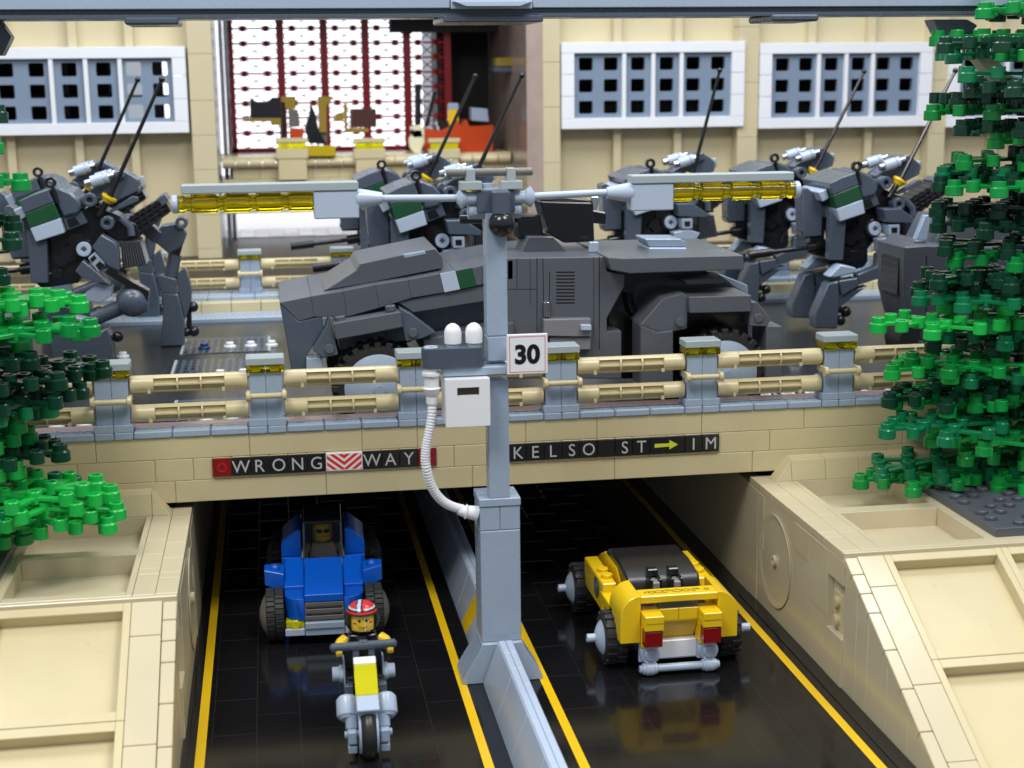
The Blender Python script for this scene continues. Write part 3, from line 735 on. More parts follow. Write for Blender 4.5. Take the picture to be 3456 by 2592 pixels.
fg = thing('person', 'toy driver with dark sunglasses and headset seated behind the blue car windscreen', 'toy figure', (q.x, q.y, q.z))
figure(fg, q.x, q.y, q.z-.1, mat('grey_shirt', (.30, .30, .30), .3), mat('grey_sleeve', (.3, .3, .28), .3), HEADY, arms='low', face='cool')

# ------------------------------------------------------------------ motorcycle and rider
mb = thing('motorcycle', 'grey and yellow toy motorcycle in front of the blue car', 'motorcycle', (6.9, -15, 0))
mx, my = 6.93, -17.0
def wheel2(parent, x, y, z, r, wd):
    b = MB(); b.lathe([(0, r*.6), (0, r*.86), (wd*.15, r*.95), (wd*.35, r), (wd*.65, r), (wd*.85, r*.95), (wd, r*.86), (wd, r*.6), (0, r*.6)], (x-wd/2, y, z), (x+wd/2, y, z), seg=40)
    w_ = b.build('wheel', mat('bike_tyre', (.022, .02, .02), .35), parent)
    b = MB(); b.lathe([(0, 0), (0, r*.74), (.1, r*.78), (.1, 0)], (x-wd/2-.12, y, z), (x, y, z), seg=32); b.lathe([(0, 0), (0, r*.74), (.1, r*.78), (.1, 0)], (x+wd/2+.12, y, z), (x, y, z), seg=32)
    b.build('rim', PG, w_); return w_
wheel2(mb, mx, my, 1.0, 1.22, .62); 
bpy.context.view_layer.update()
wheel2(mb, mx-.05, my+5.2, 1.22, 1.22, .62)
for s in (-1, 1):
    b = MB(); b.box(mx+s*.72-.2, mx+s*.72+.2, my-.55, my+.35, .7, 1.3, bev=.05); b.cyl((mx+s*.4, my-.1, 1.0), (mx+s*1.05, my-.1, 1.0), .17, seg=16); b.box(mx+s*.72-.2, mx+s*.72+.2, my-.5, my-.1, .25, .6, bev=.04)
    b.cyl((mx+s*.72, my+.0, 1.2), (mx+s*.72, my+.35, 1.8), .27, seg=20)
    b.build('fork', LG, mb)
    b = MB(); b.lathe([(0, 0), (0, .33), (.12, .43), (.12, .46), (.2, .5), (.9, .5), (1.05, .38), (1.05, 0)], (mx+s*.86, my+.25, 1.55), (mx+s*.84, my+1.1, 2.4), seg=28); b.build('fork_cylinder', PG, mb)
    b = MB(); b.box(mx+s*.75-.2, mx+s*.75+.2, my+.9, my+1.3, 2.2, 2.85, bev=.04); b.build('fork_clip', DG, mb)
    b = MB(); b.cyl((mx+s*.95, my+2.4, 2.85), (mx+s*1.42, my+2.4, 2.85), .33, seg=24); b.cyl((mx+s*.9, my+2.4, 2.85), (mx+s*1.1, my+2.4, 2.85), .4, seg=24)
    b.prism([(mx+s*.84, 1.9), (mx+s*.9, 1.9), (mx+s*.92, 3.6), (mx+s*.86, 3.6)], my+2.0, my+2.8, bev=.0)
    b.build('side_disc', PG, mb)
b = MB()
def slab(b, y0, z0, y1, z1, hw, th, mt=None, bev=.04):
    a = Vector((mx, y0, z0)); c = Vector((mx, y1, z1)); d = (c-a).normalized(); n = Vector((0, -d.z, d.y)) if True else None
    v = [a+Vector((-hw, 0, 0)), a+Vector((hw, 0, 0)), c+Vector((hw, 0, 0)), c+Vector((-hw, 0, 0))]
    v = v+[p-n*(-th) for p in v]
    return b._add(v, [(0, 1, 2, 3), (4, 5, 6, 7), (0, 1, 5, 4), (1, 2, 6, 5), (2, 3, 7, 6), (3, 0, 4, 7)], mt, bev)
slab(b, my-.45, 1.98, my+.2, 2.45, .5, .42); b.build('front_fender', PG, mb)
b = MB(); slab(b, my+.22, 2.47, my+1.3, 3.5, .5, .42); b.build('headlamp', TYEL, mb)
b = MB(); slab(b, my+1.3, 3.53, my+1.55, 3.8, .5, .38); b.build('lamp_cap', WH, mb)
b = MB(); b.box(mx-.5, mx-.2, my+1.7, my+1.95, 3.5, 4.5, bev=.03); b.box(mx+.2, mx+.5, my+1.7, my+1.95, 3.5, 4.5, bev=.03); b.box(mx-.2, mx+.2, my+1.7, my+1.95, 4.3, 4.6, bev=.03)
b.lathe([(0, 0), (0, .1), (.1, .2), (2.9, .2), (3.0, .1), (3.0, 0)], (mx-1.5, my+1.8, 4.35), (mx+1.5, my+1.8, 4.38), seg=20)
b.build('handlebar', DG, mb)
b = MB(); b.box(mx-.5, mx+.5, my+.9, my+5.4, 1.4, 2.3, bev=.06); b.box(mx-.5, mx+.5, my+2.6, my+5, 2.3, 2.6, bev=.05); b.build('frame', BK, mb)
rd = thing('person', 'toy motorcycle rider with red and black helmet and smiling face', 'toy figure', (mx+.05, my+3.2, 2.6))
rx, ry, rz = mx+.05, my+3.1, 3.05
figure(rd, rx, ry, rz-.15, BK, YEL, HEADY, arms='bars', face='smile')
hz = rz-.15+1.72+.5
b = MB()
# full-face helmet shell with a face opening
seg, rings = 40, 24; V = []; F = []; idx = {}
for j in range(rings+1):
    th = -1.05+(PI/2+1.05)*j/rings
    for i in range(seg):
        a = 2*PI*i/seg; V.append(Vector((rx+.80*max(math.cos(th), 1e-3)*math.cos(a), ry+.06+.82*max(math.cos(th), 1e-3)*math.sin(a), hz+.08+.82*math.sin(th))))
def opening(i, j):
    a = 2*PI*(i+.5)/seg; th = -1.05+(PI/2+1.05)*(j+.5)/rings
    return math.sin(a) < -.58 and -.60 < th < .32
for j in range(rings):
    for i in range(seg):
        if not opening(i, j):
            th = -1.05+(PI/2+1.05)*(j+.5)/rings; a = 2*PI*(i+.5)/seg
            ca = math.cos(a)*math.cos(th); sa = math.sin(a)*math.cos(th)
            k = BK
            if th > .62:
                k = RED
                if abs(ca+.10-.18*sa) < .09: k = PG
                if abs(abs(ca+.1-.18*sa)-.15) < .05: k = BK
                if .62 < th < .72 : k = BK
                if .72 < th < .84 and abs(ca) > .2: k = PG
            elif .44 < th <= .62 and sa < .1: k = RED
            F.append(((j*seg+i, j*seg+(i+1) % seg, (j+1)*seg+(i+1) % seg, (j+1)*seg+i), k))
for f_, k in F: b._m(k)
vs = [b.bm.verts.new(v) for v in V]
for f_, k in F:
    try:
        nf = b.bm.faces.new([vs[i] for i in f_]); nf.smooth = True; nf.material_index = b._m(k)
    except ValueError: pass
bmesh.ops.remove_doubles(b.bm, verts=b.bm.verts[:], dist=.002)
bmesh.ops.solidify(b.bm, geom=b.bm.faces[:], thickness=.09)
b.build('helmet', None, rd)

# ------------------------------------------------------------------ yellow car (seen from behind)
yc = thing('yellow_car', 'yellow toy hot rod with black roof seen from behind in the right lane', 'car', (22.85, -7, 0))
X0, Y0 = 22.85, -10.6
b = MB(); b.box(X0-2, X0+2, Y0+.5, Y0+11, .6, 1.0, bev=.03); b.box(X0-2, X0+2, Y0+.3, Y0+1.5, .62, 1.5, bev=.03); b.build('chassis', LG, yc)
b = MB()
b.box(X0-1.0, X0+1.0, Y0+.28, Y0+1.2, .68, 1.6, bev=.03); b.build('licence_plate', WH, yc)
for s in (-1, 1):
    b = MB()
    # curved rear fender: quarter round seen from behind
    P = [(s*1.98, 1.72)] + [(s*(1.98+1.02*math.cos(PI/2*(1-i/9))), 3.05+1.12*math.sin(PI/2*(1-i/9))) for i in range(10)] + [(s*3.0, 1.72)]
    P = [(X0+p[0], p[1]) for p in P]
    b.prism(P, Y0-.1, Y0+2.4, bev=.04)
    b.box(min(X0+s*2.0, X0+s*3.0), max(X0+s*2, X0+s*3), Y0+1.8, Y0+4.6, 2.4, 2.9, bev=.04)
    b.box(min(X0+s*2.2, X0+s*2.95), max(X0+s*2.2, X0+s*2.95), Y0+4.2, Y0+8.8, 1.8, 3.4, bev=.06)
    b.build('rear_fender', YEL, yc)
    b = MB(); b.box(min(X0+s*1.0, X0+s*1.96), max(X0+s*1, X0+s*1.96), Y0-.95, Y0+.6, 2.98, 3.36, bev=.03)
    b.box(min(X0+s*1.0, X0+s*1.96), max(X0+s*1, X0+s*1.96), Y0-.92, Y0+.6, 2.6, 2.97, bev=.03)
    b.box(min(X0+s*1.0, X0+s*1.97), max(X0+s*1, X0+s*1.97), Y0-.25, Y0+.6, 1.5, 2.6, bev=.03); b.build('lamp_bracket', YEL, yc)
    b = MB(); b.box(min(X0+s*1.04, X0+s*1.95), max(X0+s*1.04, X0+s*1.95), Y0-.88, Y0-.2, 1.72, 2.58, bev=.06); b.build('tail_light', TRED, yc)
    b = MB(); b.cyl((X0+s*1.5, Y0+.3, 1.12), (X0+s*1.5, Y0-.22, 1.12), .5, seg=28); b.cyl((X0+s*1.5, Y0-.2, 1.12), (X0+s*1.5, Y0-.42, 1.12), .3, seg=24)
    b.box(X0+s*1.5-.5, X0+s*1.5+.5, Y0+.1, Y0+.8, .6, 1.62, bev=.04)
    b.build('exhaust', PG, yc)
    wheel(yc, X0+s*2.95, Y0+1.9, 1.38, 1.38, 1.15, s, tread=16)
    wheel(yc, X0+s*2.95, Y0+9.6, 1.38, 1.38, 1.15, s, tread=16)
    b = MB(); b.prism([(0, 0)]*0 or [(Y0+4.3, 1.4), (Y0+4.3, 3.4), (Y0+5.2, 3.9), (Y0+8, 3.9), (Y0+9.2, 3.4), (Y0+10.5, 2.6), (Y0+10.5, 1.4)], X0+s*1.6-.4, X0+s*1.6+.4, bev=.05, M=Matrix(((0, 1, 0, 0), (1, 0, 0, 0), (0, 0, 1, 0), (0, 0, 0, 1))))
    for q in (5.2, 6.2): stud(b, X0+s*2.5, Y0+q, 3.4)
    b.build('door_side', YEL, yc)
b = MB(); b.cyl((X0-2.05, Y0-.2, .38), (X0+2.05, Y0-.2, .38), .2, seg=20)
for s in (-1, 1):
    b.cyl((X0+s*1.3, Y0-.2, .38), (X0+s*1.75, Y0-.2, .38), .34, seg=24); b.cyl((X0+s*1.15, Y0-.2, .38), (X0+s*1.9, Y0-.2, .38), .29, seg=24); b.box(X0+s*1.5-.25, X0+s*1.5+.25, Y0-.35, Y0+.1, .35, .8, bev=.05)
b.build('bumper_bar', PG, yc)
b = MB(); b.box(X0-1.99, X0+1.99, Y0-.1, Y0+.95, 3.75, 4.14, bev=.05); b.build('boot_tile', YEL, yc)
b = MB()
for i, x_ in enumerate((-1.55, -1.3, -.95, -.5, 0, .45, .95, 1.5)):
    rr = (.1, .13, .16, .2, .18, .15, .18, .1)[i]
    pts = [(X0+x_+rr*1.3*math.cos(a), Y0+.42+rr*math.sin(a), 4.148) for a in [2*PI*k/14 for k in range(15 if i % 3 else 11)]]
    b.tube(pts, .014, None, 5)
    if i in (3, 6): b.tube([(X0+x_-.1, Y0+.42, 4.148), (X0+x_+.15, Y0+.5, 4.148)], .014, None, 5)
b.build('boot_print', BK, yc)
b = MB(); b.box(X0-1.0, X0+1.0, Y0+.15, Y0+.6, 3.37, 3.74, bev=.02); b.build('boot_recess', DG2, yc)
b = MB(); b.box(X0-1, -.01+X0, Y0+.05, Y0+.7, 2.75, 3.36, bev=.02); b.box(X0+.01, X0+1, Y0+.05, Y0+.7, 2.75, 3.36, bev=.02)
b.prism([(Y0+.05, 2.74), (Y0+.75, 1.6), (Y0+1.5, 1.6), (Y0+1.5, 2.74)], X0-1.0, X0+1.0, bev=.03, M=Matrix(((0, 1, 0, 0), (1, 0, 0, 0), (0, 0, 1, 0), (0, 0, 0, 1))))
b.build('boot_panel', YEL, yc)
b = MB()
PRF = [(Y0+2.9, 2.2), (Y0+2.9, 3.45), (Y0+3.2, 4.02), (Y0+5.2, 4.3), (Y0+7.4, 4.25), (Y0+8.6, 3.6), (Y0+9.2, 2.2)]
b.prism(PRF, X0-1.95, X0+1.95, bev=.12, M=Matrix(((0, 1, 0, 0), (1, 0, 0, 0), (0, 0, 1, 0), (0, 0, 0, 1)))); b.build('roof', mat('dusty_black_roof', (.014, .012, .012), .3, bump=.03), yc)
for s in (-.55, .55):
    b = MB(); b.box(X0+s-.32, X0+s-.17, Y0+2.4, Y0+3.2, 3.1, 4.1, bev=.03); b.box(X0+s+.17, X0+s+.32, Y0+2.4, Y0+3.2, 3.1, 4.1, bev=.03); b.box(X0+s-.28, X0+s+.28, Y0+3.1, Y0+3.6, 4.0, 4.4, bev=.05)
    e = b.build('engine_vent', BK, yc)
    b = MB(); b.box(X0+s-.17, X0+s+.17, Y0+2.3, Y0+2.9, 3.1, 3.95, bev=.03); b.build('vent_tile', mat('warm_grey_tile', (.25, .24, .24), .3), e)
b = MB(); b.box(X0-1.9, X0+1.9, Y0+.9, Y0+3.0, 2.3, 3.0, bev=.03); b.build('engine_bay', BK, yc)
b = MB(); b.cyl((X0-2.99, Y0+5.6, 2.75), (X0-3.0, Y0+5.6, 2.75), .55, seg=24, c=.001); 
b.build('door_emblem', DG, yc)

# ------------------------------------------------------------------ walker robots
K = .00767
def RP(pts): return [((u-820)*K, (1165-v)*K) for u, v in pts]
def from0(pts): return [(u*1.25, v*1.25+276.5) for u, v in pts]
def fromR(pts): return [(820+(u-1023)*1.25, 1165+(v-565)*1.25) for u, v in pts]
def walker(pose):
    t = thing('walker_robot', 'x', 'robot', (0, 0, 0), 'grey walker robots marching on the street')
    def part(name, mt, pts, y0, y1, par=t, bev=.05, lb=None):
        b = MB(); b.prism(RP(pts), y0, y1, bev=bev); return b.build(name, mt, par, label=lb)
    b = MB(); b.prism(RP([(470, 1010), (640, 900), (900, 760), (1100, 850), (1300, 960), (1330, 1080), (1100, 1110), (900, 1250), (780, 1410), (500, 1450), (450, 1100)]), -1.3, 1.3, bev=.06)
    b.prism(RP([(340, 1460), (500, 1380), (760, 1400), (740, 1490), (400, 1530)]), -1.5, 1.5, bev=.06)
    for (u, v_, r) in ((600, 1280, 60), (680, 1210, 80), (560, 1400, 50), (740, 1090, 70)): 
        q = RP([(u, v_)])[0]; b.cyl((q[0], -1.6, q[1]), (q[0], 1.6, q[1]), r*K)
    b.build('torso', BK, t)
    part('shoulder_plate', DG, [(285, 700), (420, 640), (548, 600), (592, 715), (330, 812)], -3.0, 3.0)
    part('green_stripe', GRN, [(330, 815), (592, 718), (635, 860), (367, 948)], -3.0, 3.0)
    part('pale_stripe', PG, [(368, 951), (637, 864), (668, 1000), (412, 1075)], -3.0, 3.0)
    part('front_panel', PG, [(215, 790), (298, 760), (330, 850), (265, 885)], -2.2, 2.2)
    part('head_shell', DG, [(550, 600), (640, 590), (750, 640), (830, 740), (800, 830), (660, 858), (600, 720)], -2.5, 2.5, bev=.15)
    part('neck_block', DG, [(650, 870), (820, 815), (865, 925), (680, 990)], -2.1, -1.3); 
    part('neck_slot', BK, [(680, 890), (760, 865), (800, 935), (700, 965)], -2.13, -2.05, bev=0)
    for s in (-1, 1):
        b = MB(); q = RP([(905, 710)])[0]; b.ring((q[0], s*1.5, q[1]), (q[0], s*2.5, q[1]), 62*K, 28*K, seg=24); b.cyl((q[0], s*.5, q[1]), (q[0], s*2.1, q[1]), 40*K); b.build('joint_ring', DG, t); b = MB()
        q = RP([(1048, 925)])[0]; b.ring((q[0], s*1.5, q[1]), (q[0], s*2.5, q[1]), 62*K, 28*K, seg=24); b.cyl((q[0], s*.5, q[1]), (q[0], s*2.1, q[1]), 40*K)
        b.build('joint_ring', DG, t)
    b = MB(); b.prism(RP([(870, 650), (1000, 560), (1110, 465), (1190, 450), (1290, 510), (1345, 560), (1330, 650), (1120, 745), (880, 700)]), -1.1, 1.1, bev=.06)
    b.prism(RP([(1100, 470), (1200, 440), (1225, 520), (1130, 560)]), -1.4, -1.0, bev=.1)
    b.build('back_fin', DG, t)
    part('fin_tip', OLDG, [(1345, 525), (1375, 515), (1390, 600), (1350, 625)], -.5, .5)
    for s in (-1.7, 1.7):
        a, c = RP([(865, 568), (1135, 490)]); b = MB(); a = (a[0], s, a[1]); c = (c[0], s, c[1])
        b.cyl(a, c, 36*K, seg=24, mt=CHR); A = Vector(a); C_ = Vector(c)
        b.cyl(A.lerp(C_, .2), A.lerp(C_, .62), 56*K, mt=PG, seg=24); b.cyl(A.lerp(C_, .64), A.lerp(C_, .78), 52*K, mt=PG, seg=24)
        b.build('fuel_cylinder', PG, t)
    b = MB(); q = RP([(575, 540), (590, 590), (620, 725)])
    b.ring((q[0][0], -2.9, q[0][1]), (q[0][0], -2.5, q[0][1]), 52*K, 24*K, seg=20); b.tube([(q[1][0], -2.7, q[1][1]), (q[2][0], -2.7, q[2][1])], 22*K, seg=10)
    b.build('sensor_loop', BK, t)
    q = RP([(970, 860), (1095, 665), (1108, 640), (1611-30*0, -371)]) if pose != 'steep' else RP([(970, 860), (1070, 650), (1075, 640), (1340, -400)])
    b = MB(); b.tube([(q[0][0], -1.9, q[0][1]), (q[1][0], -1.9, q[1][1])], .24, seg=12)
    b.tube([(q[1][0], -1.9, q[1][1]), (q[3][0], -1.9, q[3][1])], lambda j: .17 if j == 0 else .12, seg=10); b.ball((q[3][0], -1.9, q[3][1])  , .22, seg=14, rings=8)
    an = b.build('antenna', BK, t)
    d = Vector((q[1][0]-q[0][0], 0, q[1][1]-q[0][1])).normalized(); c0 = Vector((q[0][0], -1.9, q[0][1])).lerp(Vector((q[1][0], -1.9, q[1][1])), .62)
    b = MB(); b.lathe([(0, .2), (0, .3), (.3, .5), (.32, .56), (.5, .56), (.5, .2)], c0, c0+d, seg=20); b.build('antenna_collar', YEL, an)
    # rear gun
    b = MB(); b.prism(RP([(1180, 960), (1240, 890), (1530, 720), (1600, 860), (1300, 1075), (1220, 1060)]), -1.1, 1.1, bev=.08)
    for i in range(6):
        f = i/5; c0 = RP([(1240+290*f, 885-170*f), (1290+310*f, 1075-215*f)])
        b.prism([c0[0], (c0[0][0]+.18, c0[0][1]+.1), (c0[1][0]+.18, c0[1][1]+.1), c0[1]], -1.25, 1.25, bev=.02)
    for i in range(4):
        f = i/3; a, c = RP([(1230+40*f, 930+130*f), (1540+60*f, 745+110*f)]); b.tube([(a[0], -1.15, a[1]), (c[0], -1.15, c[1])], .07, seg=8)
    b.build('rear_gun', BK, t)
    part('gun_bracket', DG, [(1500, 720), (1570, 680), (1605, 745), (1545, 800)], -1.3, 1.3)
    part('gun_strut', DG, [(1060, 820), (1280, 690), (1330, 700), (1330, 740), (1080, 840)], -1.7, -1.3)
    q = RP([(1160, 890), (1250, 1060)]); b = MB(); b.tube([(q[0][0], -1.5, q[0][1]), ((q[0][0]+q[1][0])/2+.3, -1.5, (q[0][1]+q[1][1])/2), (q[1][0], -1.5, q[1][1])], .28, seg=12); b.build('gun_hinge', DG, t)
    # cheek plates and long front gun
    for s in (-1, 1):
        y0, y1 = sorted((s*1.7, s*2.5)); part('cheek_plate', DG, [(330, 965), (412, 1080), (500, 1065), (480, 1465), (330, 1460)], y0, y1)
    part('front_shield', DG, [(110, 770), (160, 755), (330, 880), (328, 1240), (140, 1250)], -.9, .9)
    b = MB(); b.prism(RP([(120, 1200), (328, 1200), (320, 1262), (150, 1262)]), -.7, .7, bev=.03)
    q = RP([(420, 1340), (200, 1366), (-160, 1400), (-410, 1424)]); L_ = [(p[0], -.3, p[1]) for p in q]
    b.cyl(L_[0], L_[1], .4, seg=14); b.cyl(L_[1], L_[2], .18, seg=12); b.cyl(L_[2], L_[3], .32, seg=14); b.build('front_gun', BK, t)
    # hip
    q = RP([(820, 1165)])[0]
    b = MB(); b.cyl((q[0], -2.0, q[1]), (q[0], 2.0, q[1]), .7, seg=24); b.build('hip_joint', BK, t)
    for s in (-1, 1):
        b = MB(); b.ring((q[0], s*2.0, q[1]), (q[0], s*2.3, q[1]), .52, .2, seg=28); b.cyl((q[0], s*2.0, q[1]), (q[0], s*2.2, q[1]), .25, mt=None); b.build('hip_cap', PG, t)
        b = MB(); b.box(q[0]-.22, q[0]+.22, s*2.22-.015, s*2.22+.015, q[1]-.07, q[1]+.07, bev=0); b.box(q[0]-.07, q[0]+.07, s*2.22-.012, s*2.22+.012, q[1]-.22, q[1]+.22, bev=0); b.build('hip_cross', DG, t)
    def leg_front(y0, y1, out):
        L = MB(); L.prism(RP([(1000, 1370), (1055, 1330), (1400, 1560), (1380, 1640), (1320, 1600)]), y0, y1, bev=.04)
        leg = L.build('leg', BK, t)
        part('thigh_armour', DG, [(1000, 1020), (1120, 1100), (1145, 1180), (1140, 1355), (1040, 1310), (912, 1130)], y0-.15, y1+.15, leg)
        part('thigh_link', LG, [(865, 1235), (932, 1180), (1020, 1275), (950, 1375)], y0-.05, y1+.05, leg)
        part('link_hole', BK, [(885, 1240), (925, 1205), (945, 1235), (905, 1275)], min(y0, y1)-.08, min(y0, y1), leg, bev=0)
        part('link_hole', BK, [(930, 1300), (970, 1262), (1010, 1300), (965, 1355)], min(y0, y1)-.08, min(y0, y1), leg, bev=0)
        part('calf_armour', DG, [(745, 1350), (820, 1255), (960, 1385), (1045, 1485), (800, 1412)], y0-.1, y1+.1, leg)
        part('calf_wedge', LG, from0([(640, 1040), (760, 960), (850, 990), (840, 1060), (750, 1110), (650, 1090)]), y0+.5, y1+.5, leg)
        q1 = RP([(1237, 1664)])[0]; ym = min(y0, y1)
        Q = MB(); Q.lathe([(0, 1.04), (.25, 1.02), (.55, .85), (.75, .55), (.82, .2), (.83, 0)], (q1[0], ym+.3, q1[1]), (q1[0], ym-1, q1[1]), seg=32); Q.build('knee_dome', DG, leg)
        Q = MB(); Q.prism(RP(from0([(870, 1060), (930, 990), (1060, 1000), (1110, 1080), (1090, 1190), (990, 1210), (880, 1170)])), ym+.3, ym+1.3, bev=.06); Q.build('knee_block', DG, leg)
        a, c = RP(from0([(900, 1150), (690, 1230)])); Q = MB(); Q.cyl((a[0], ym+.7, a[1]), (c[0], ym+.7, c[1]), .55, seg=24); Q.build('shin', DG, leg)
        f = part('foot', DG, from0([(390, 1260), (450, 1240), (690, 1340), (800, 1290), (835, 1420), (830, 1545), (400, 1545)]), ym-.3, ym+1.6, leg, bev=.08)
        part('foot_top', LG, from0([(450, 1235), (580, 1200), (680, 1230), (692, 1340), (500, 1322)]), ym-.1, ym+1.4, leg)
        Q = MB(); q2 = RP(from0([(865, 1370)]))[0]; Q.ball((q2[0], ym+.6, q2[1]), .4); Q.build('ankle_ball', BK, leg)
    def leg_back(y0, y1):
        L = MB(); L.prism(RP(from0([(1110, 690), (1200, 590), (1310, 575), (1390, 655), (1345, 760), (1245, 815)])), y0, y1, bev=.1); L.prism(RP([(1150, 900), (1300, 900), (1500, 1080), (1420, 1180)]), y0-.6, y1-.5, bev=.05, mt=None)
        leg = L.build('leg', DG, t); ym = (y0+y1)/2
        q1 = RP(from0([(1350, 575)]))[0]; Q = MB(); Q.ring((q1[0], y0-.2, q1[1]), (q1[0], y1, q1[1]), .46, .2); Q.build('knee_ring', DG, leg)
        part('knee_link', BK, from0([(1255, 810), (1375, 670), (1320, 835)]), y0+.2, y1-.2, leg)
        a, c = RP(from0([(1285, 825), (1240, 1000)])); Q = MB(); Q.cyl((a[0], ym, a[1]), (c[0], ym, c[1]), .5, seg=24); Q.build('shin', DG, leg)
        part('ankle_block', DG, from0([(1125, 985), (1180, 980), (1290, 1015), (1280, 1135), (1170, 1112)]), y0, y1, leg)
        part('foot', DG, from0([(1170, 1110), (1295, 1130), (1330, 1340), (1320, 1545), (1135, 1545), (1170, 1280)]), y0, y1, leg, bev=.1)
        part('heel_plate', DG, from0([(1290, 985), (1358, 930), (1398, 1100), (1390, 1200), (1335, 1345), (1295, 1130)]), y0+.3, y1+.3, leg)
        Q = MB()
        for u, v_, r in ((1400, 1245, .4), (1395, 1440, .42), (1340, 1445, .35)):
            q2 = RP(from0([(u, v_)]))[0]; Q.ball((q2[0], ym, q2[1]), r)
        Q.tube([(RP(from0([(1370, 1200)]))[0][0], ym, RP(from0([(1370, 1200)]))[0][1]), (RP(from0([(1360, 1440)]))[0][0], ym, RP(from0([(1360, 1440)]))[0][1])], .2)
        Q.build('heel_joint', BK, leg)
    def leg_bent(y0, y1):
        L = MB(); L.prism(RP(fromR([(850, 920), (1010, 860), (1020, 760), (1150, 730), (1160, 880), (1130, 930), (870, 1000)])), y0+.2, y1-.2, bev=.05)
        leg = L.build('leg', DG, t)
        part('thigh_armour', DG, fromR([(1040, 400), (1180, 400), (1312, 490), (1300, 522), (1190, 512), (1060, 505)]), y0-.1, y1+.1, leg)
        part('thigh_link', LG, fromR([(1085, 525), (1180, 525), (1180, 612), (1095, 612)]), y0-.05, y1, leg)
        part('link_hole', BK, fromR([(1108, 548), (1158, 548), (1158, 590), (1112, 590)]), y0-.08, y0, leg, bev=0)
        part('thigh_lower', LG, fromR([(1020, 640), (1150, 620), (1250, 650), (1200, 730), (1030, 740)]), y0, y1, leg)
        part('knee_block', LG, fromR([(600, 930), (700, 830), (830, 860), (842, 900), (660, 935)]), y0, y1, leg, bev=.1)
        part('shin_block', DG, fromR([(690, 962), (845, 942), (862, 1000), (720, 1082)]), y0, y1, leg)
        part('foot', DG, fromR([(600, 980), (690, 960), (700, 1100), (692, 1345), (505, 1335), (498, 1230)]), y0, y1, leg, bev=.1)
        part('toe_wedge', DG, fromR([(705, 1080), (942, 1010), (702, 1182)]), y0+.2, y1-.2, leg)
        Q = MB(); ym = (y0+y1)/2
        for u, v_, r in ((785, 1220, .42), (740, 1290, .42), (725, 1200, .3)):
            q2 = RP(fromR([(u, v_)]))[0]; Q.ball((q2[0], ym, q2[1]), r)
        Q.build('heel_joint', BK, leg)
    if pose == 'stride': leg_front(-3.2, -2.0, -1); leg_back(2.0, 3.4)
    else: leg_bent(-3.3, -1.9); leg_bent(1.9, 3.3)
    part('louvre_box', LG if False else DG2, [(1140, 1120), (1322, 1108), (1372, 1340), (1150, 1372)], -1.4, 1.4)
    b = MB()
    for i in range(9):
        f = (i+.3)/9; u0 = 1140+182*f; u1 = 1150+222*f
        b.prism(RP([(u0, 1122-12*f), (u0+9, 1122-12*f), (u1+11, 1366-30*f), (u1, 1368-30*f)]), -1.44, -1.4, bev=0)
    b.build('louvre_slots', BK, t)
    return t
stride = walker('stride'); bent = walker('bent')
stride['label'] = 'near left walker robot striding, with pale and green shoulder stripes'
bent['label'] = 'rightmost near walker robot in front of the right window'
HZ = 17.62
def put(o, x, y, label, z=HZ):
    o.location = (x, y, z); o['label'] = label; return o
put(stride, -9.6, 33, 'leftmost near walker robot, striding with ball knee and one foot raised')
put(bent, 49.3, 32, 'rightmost walker robot behind the railing, long gun pointing left')
put(copy_tree(stride), -12.3, 46, 'walker robot half hidden behind the leftmost one')
put(copy_tree(bent), 15.95, 32, 'walker robot directly behind the lamp post, above the car nose')
put(copy_tree(bent), 14.6, 47, 'far walker robot partly hidden behind the lamp post one')
put(copy_tree(bent), 47.3, 45, 'far walker robot between the two right hand windows')
st = walker('steep'); put(st, 35.6, 41, 'walker robot under the right lamp arm with steep antenna')

# ------------------------------------------------------------------ armoured car
ac = thing('armoured_car', 'long dark grey armoured car parked behind the bridge railing', 'armoured vehicle', (18, 9, 9.6))
f3 = crop(900, 750, .3617); f2 = crop(900, 600, .4521); f4 = crop(1700, 600, .4521)
YN = 4.5
def AP(name, mt, pts, y0, y1, cf, ref=YN, par=ac, bev=.05, seams=0):
    b = MB(); b.prism(XZ(cf(pts), ref), y0, y1, bev=bev); return b.build(name, mt, par)
# front hull in side panels
top = [(120, 750), (415, 690), (715, 640), (1010, 582), (1318, 535), (1615, 478), (1760, 455), (1912, 425), (2010, 405), (2300, 350)]
bot = [(300, 925), (443, 885), (748, 885), (1052, 800), (1352, 708), (1657, 655), (1805, 625), (1955, 593), (2010, 583), (2300, 530)]
mts = [DG2, DG2, DG2, DG2, DG2, PG, GRN, DG2, DG2]
stripes = []
b = MB()
for i in range(9):
    P = XZ(f3([top[i], top[i+1], bot[i+1], bot[i]]), YN)
    b.prism(P, YN, 13.5, bev=.03)
    if mts[i] in (PG, GRN):
        q = MB(); q.prism(P, YN-.05, YN+.02, bev=.015); q.build('pale_stripe' if mts[i] is PG else 'green_stripe', mts[i], ac)
b.build('front_hull', DG2, ac)
AP('nose', DG, [(120, 755), (300, 925), (520, 880), (530, 1000), (375, 1240), (370, 1380), (230, 1380), (178, 1062)], YN+.02, 13.4, f3)
AP('lower_hull', DG2, [(1215, 745), (2300, 535), (2300, 700), (1370, 850)], YN+.15, 13.3, f3)
AP('hull_core_box', DG, [(640, 900), (1210, 760), (1380, 860), (2300, 700), (2300, 1300), (1500, 1300), (1440, 1140), (700, 1250)], YN+1.8, 12.4, f3)  # dark grey body block set back under the front hull
AP('cabin', DG2, [(530, 640), (835, 450), (870, 385), (1575, 240), (1640, 330), (1648, 430), (900, 580)], 5.6, 12.0, f3, ref=5.6)
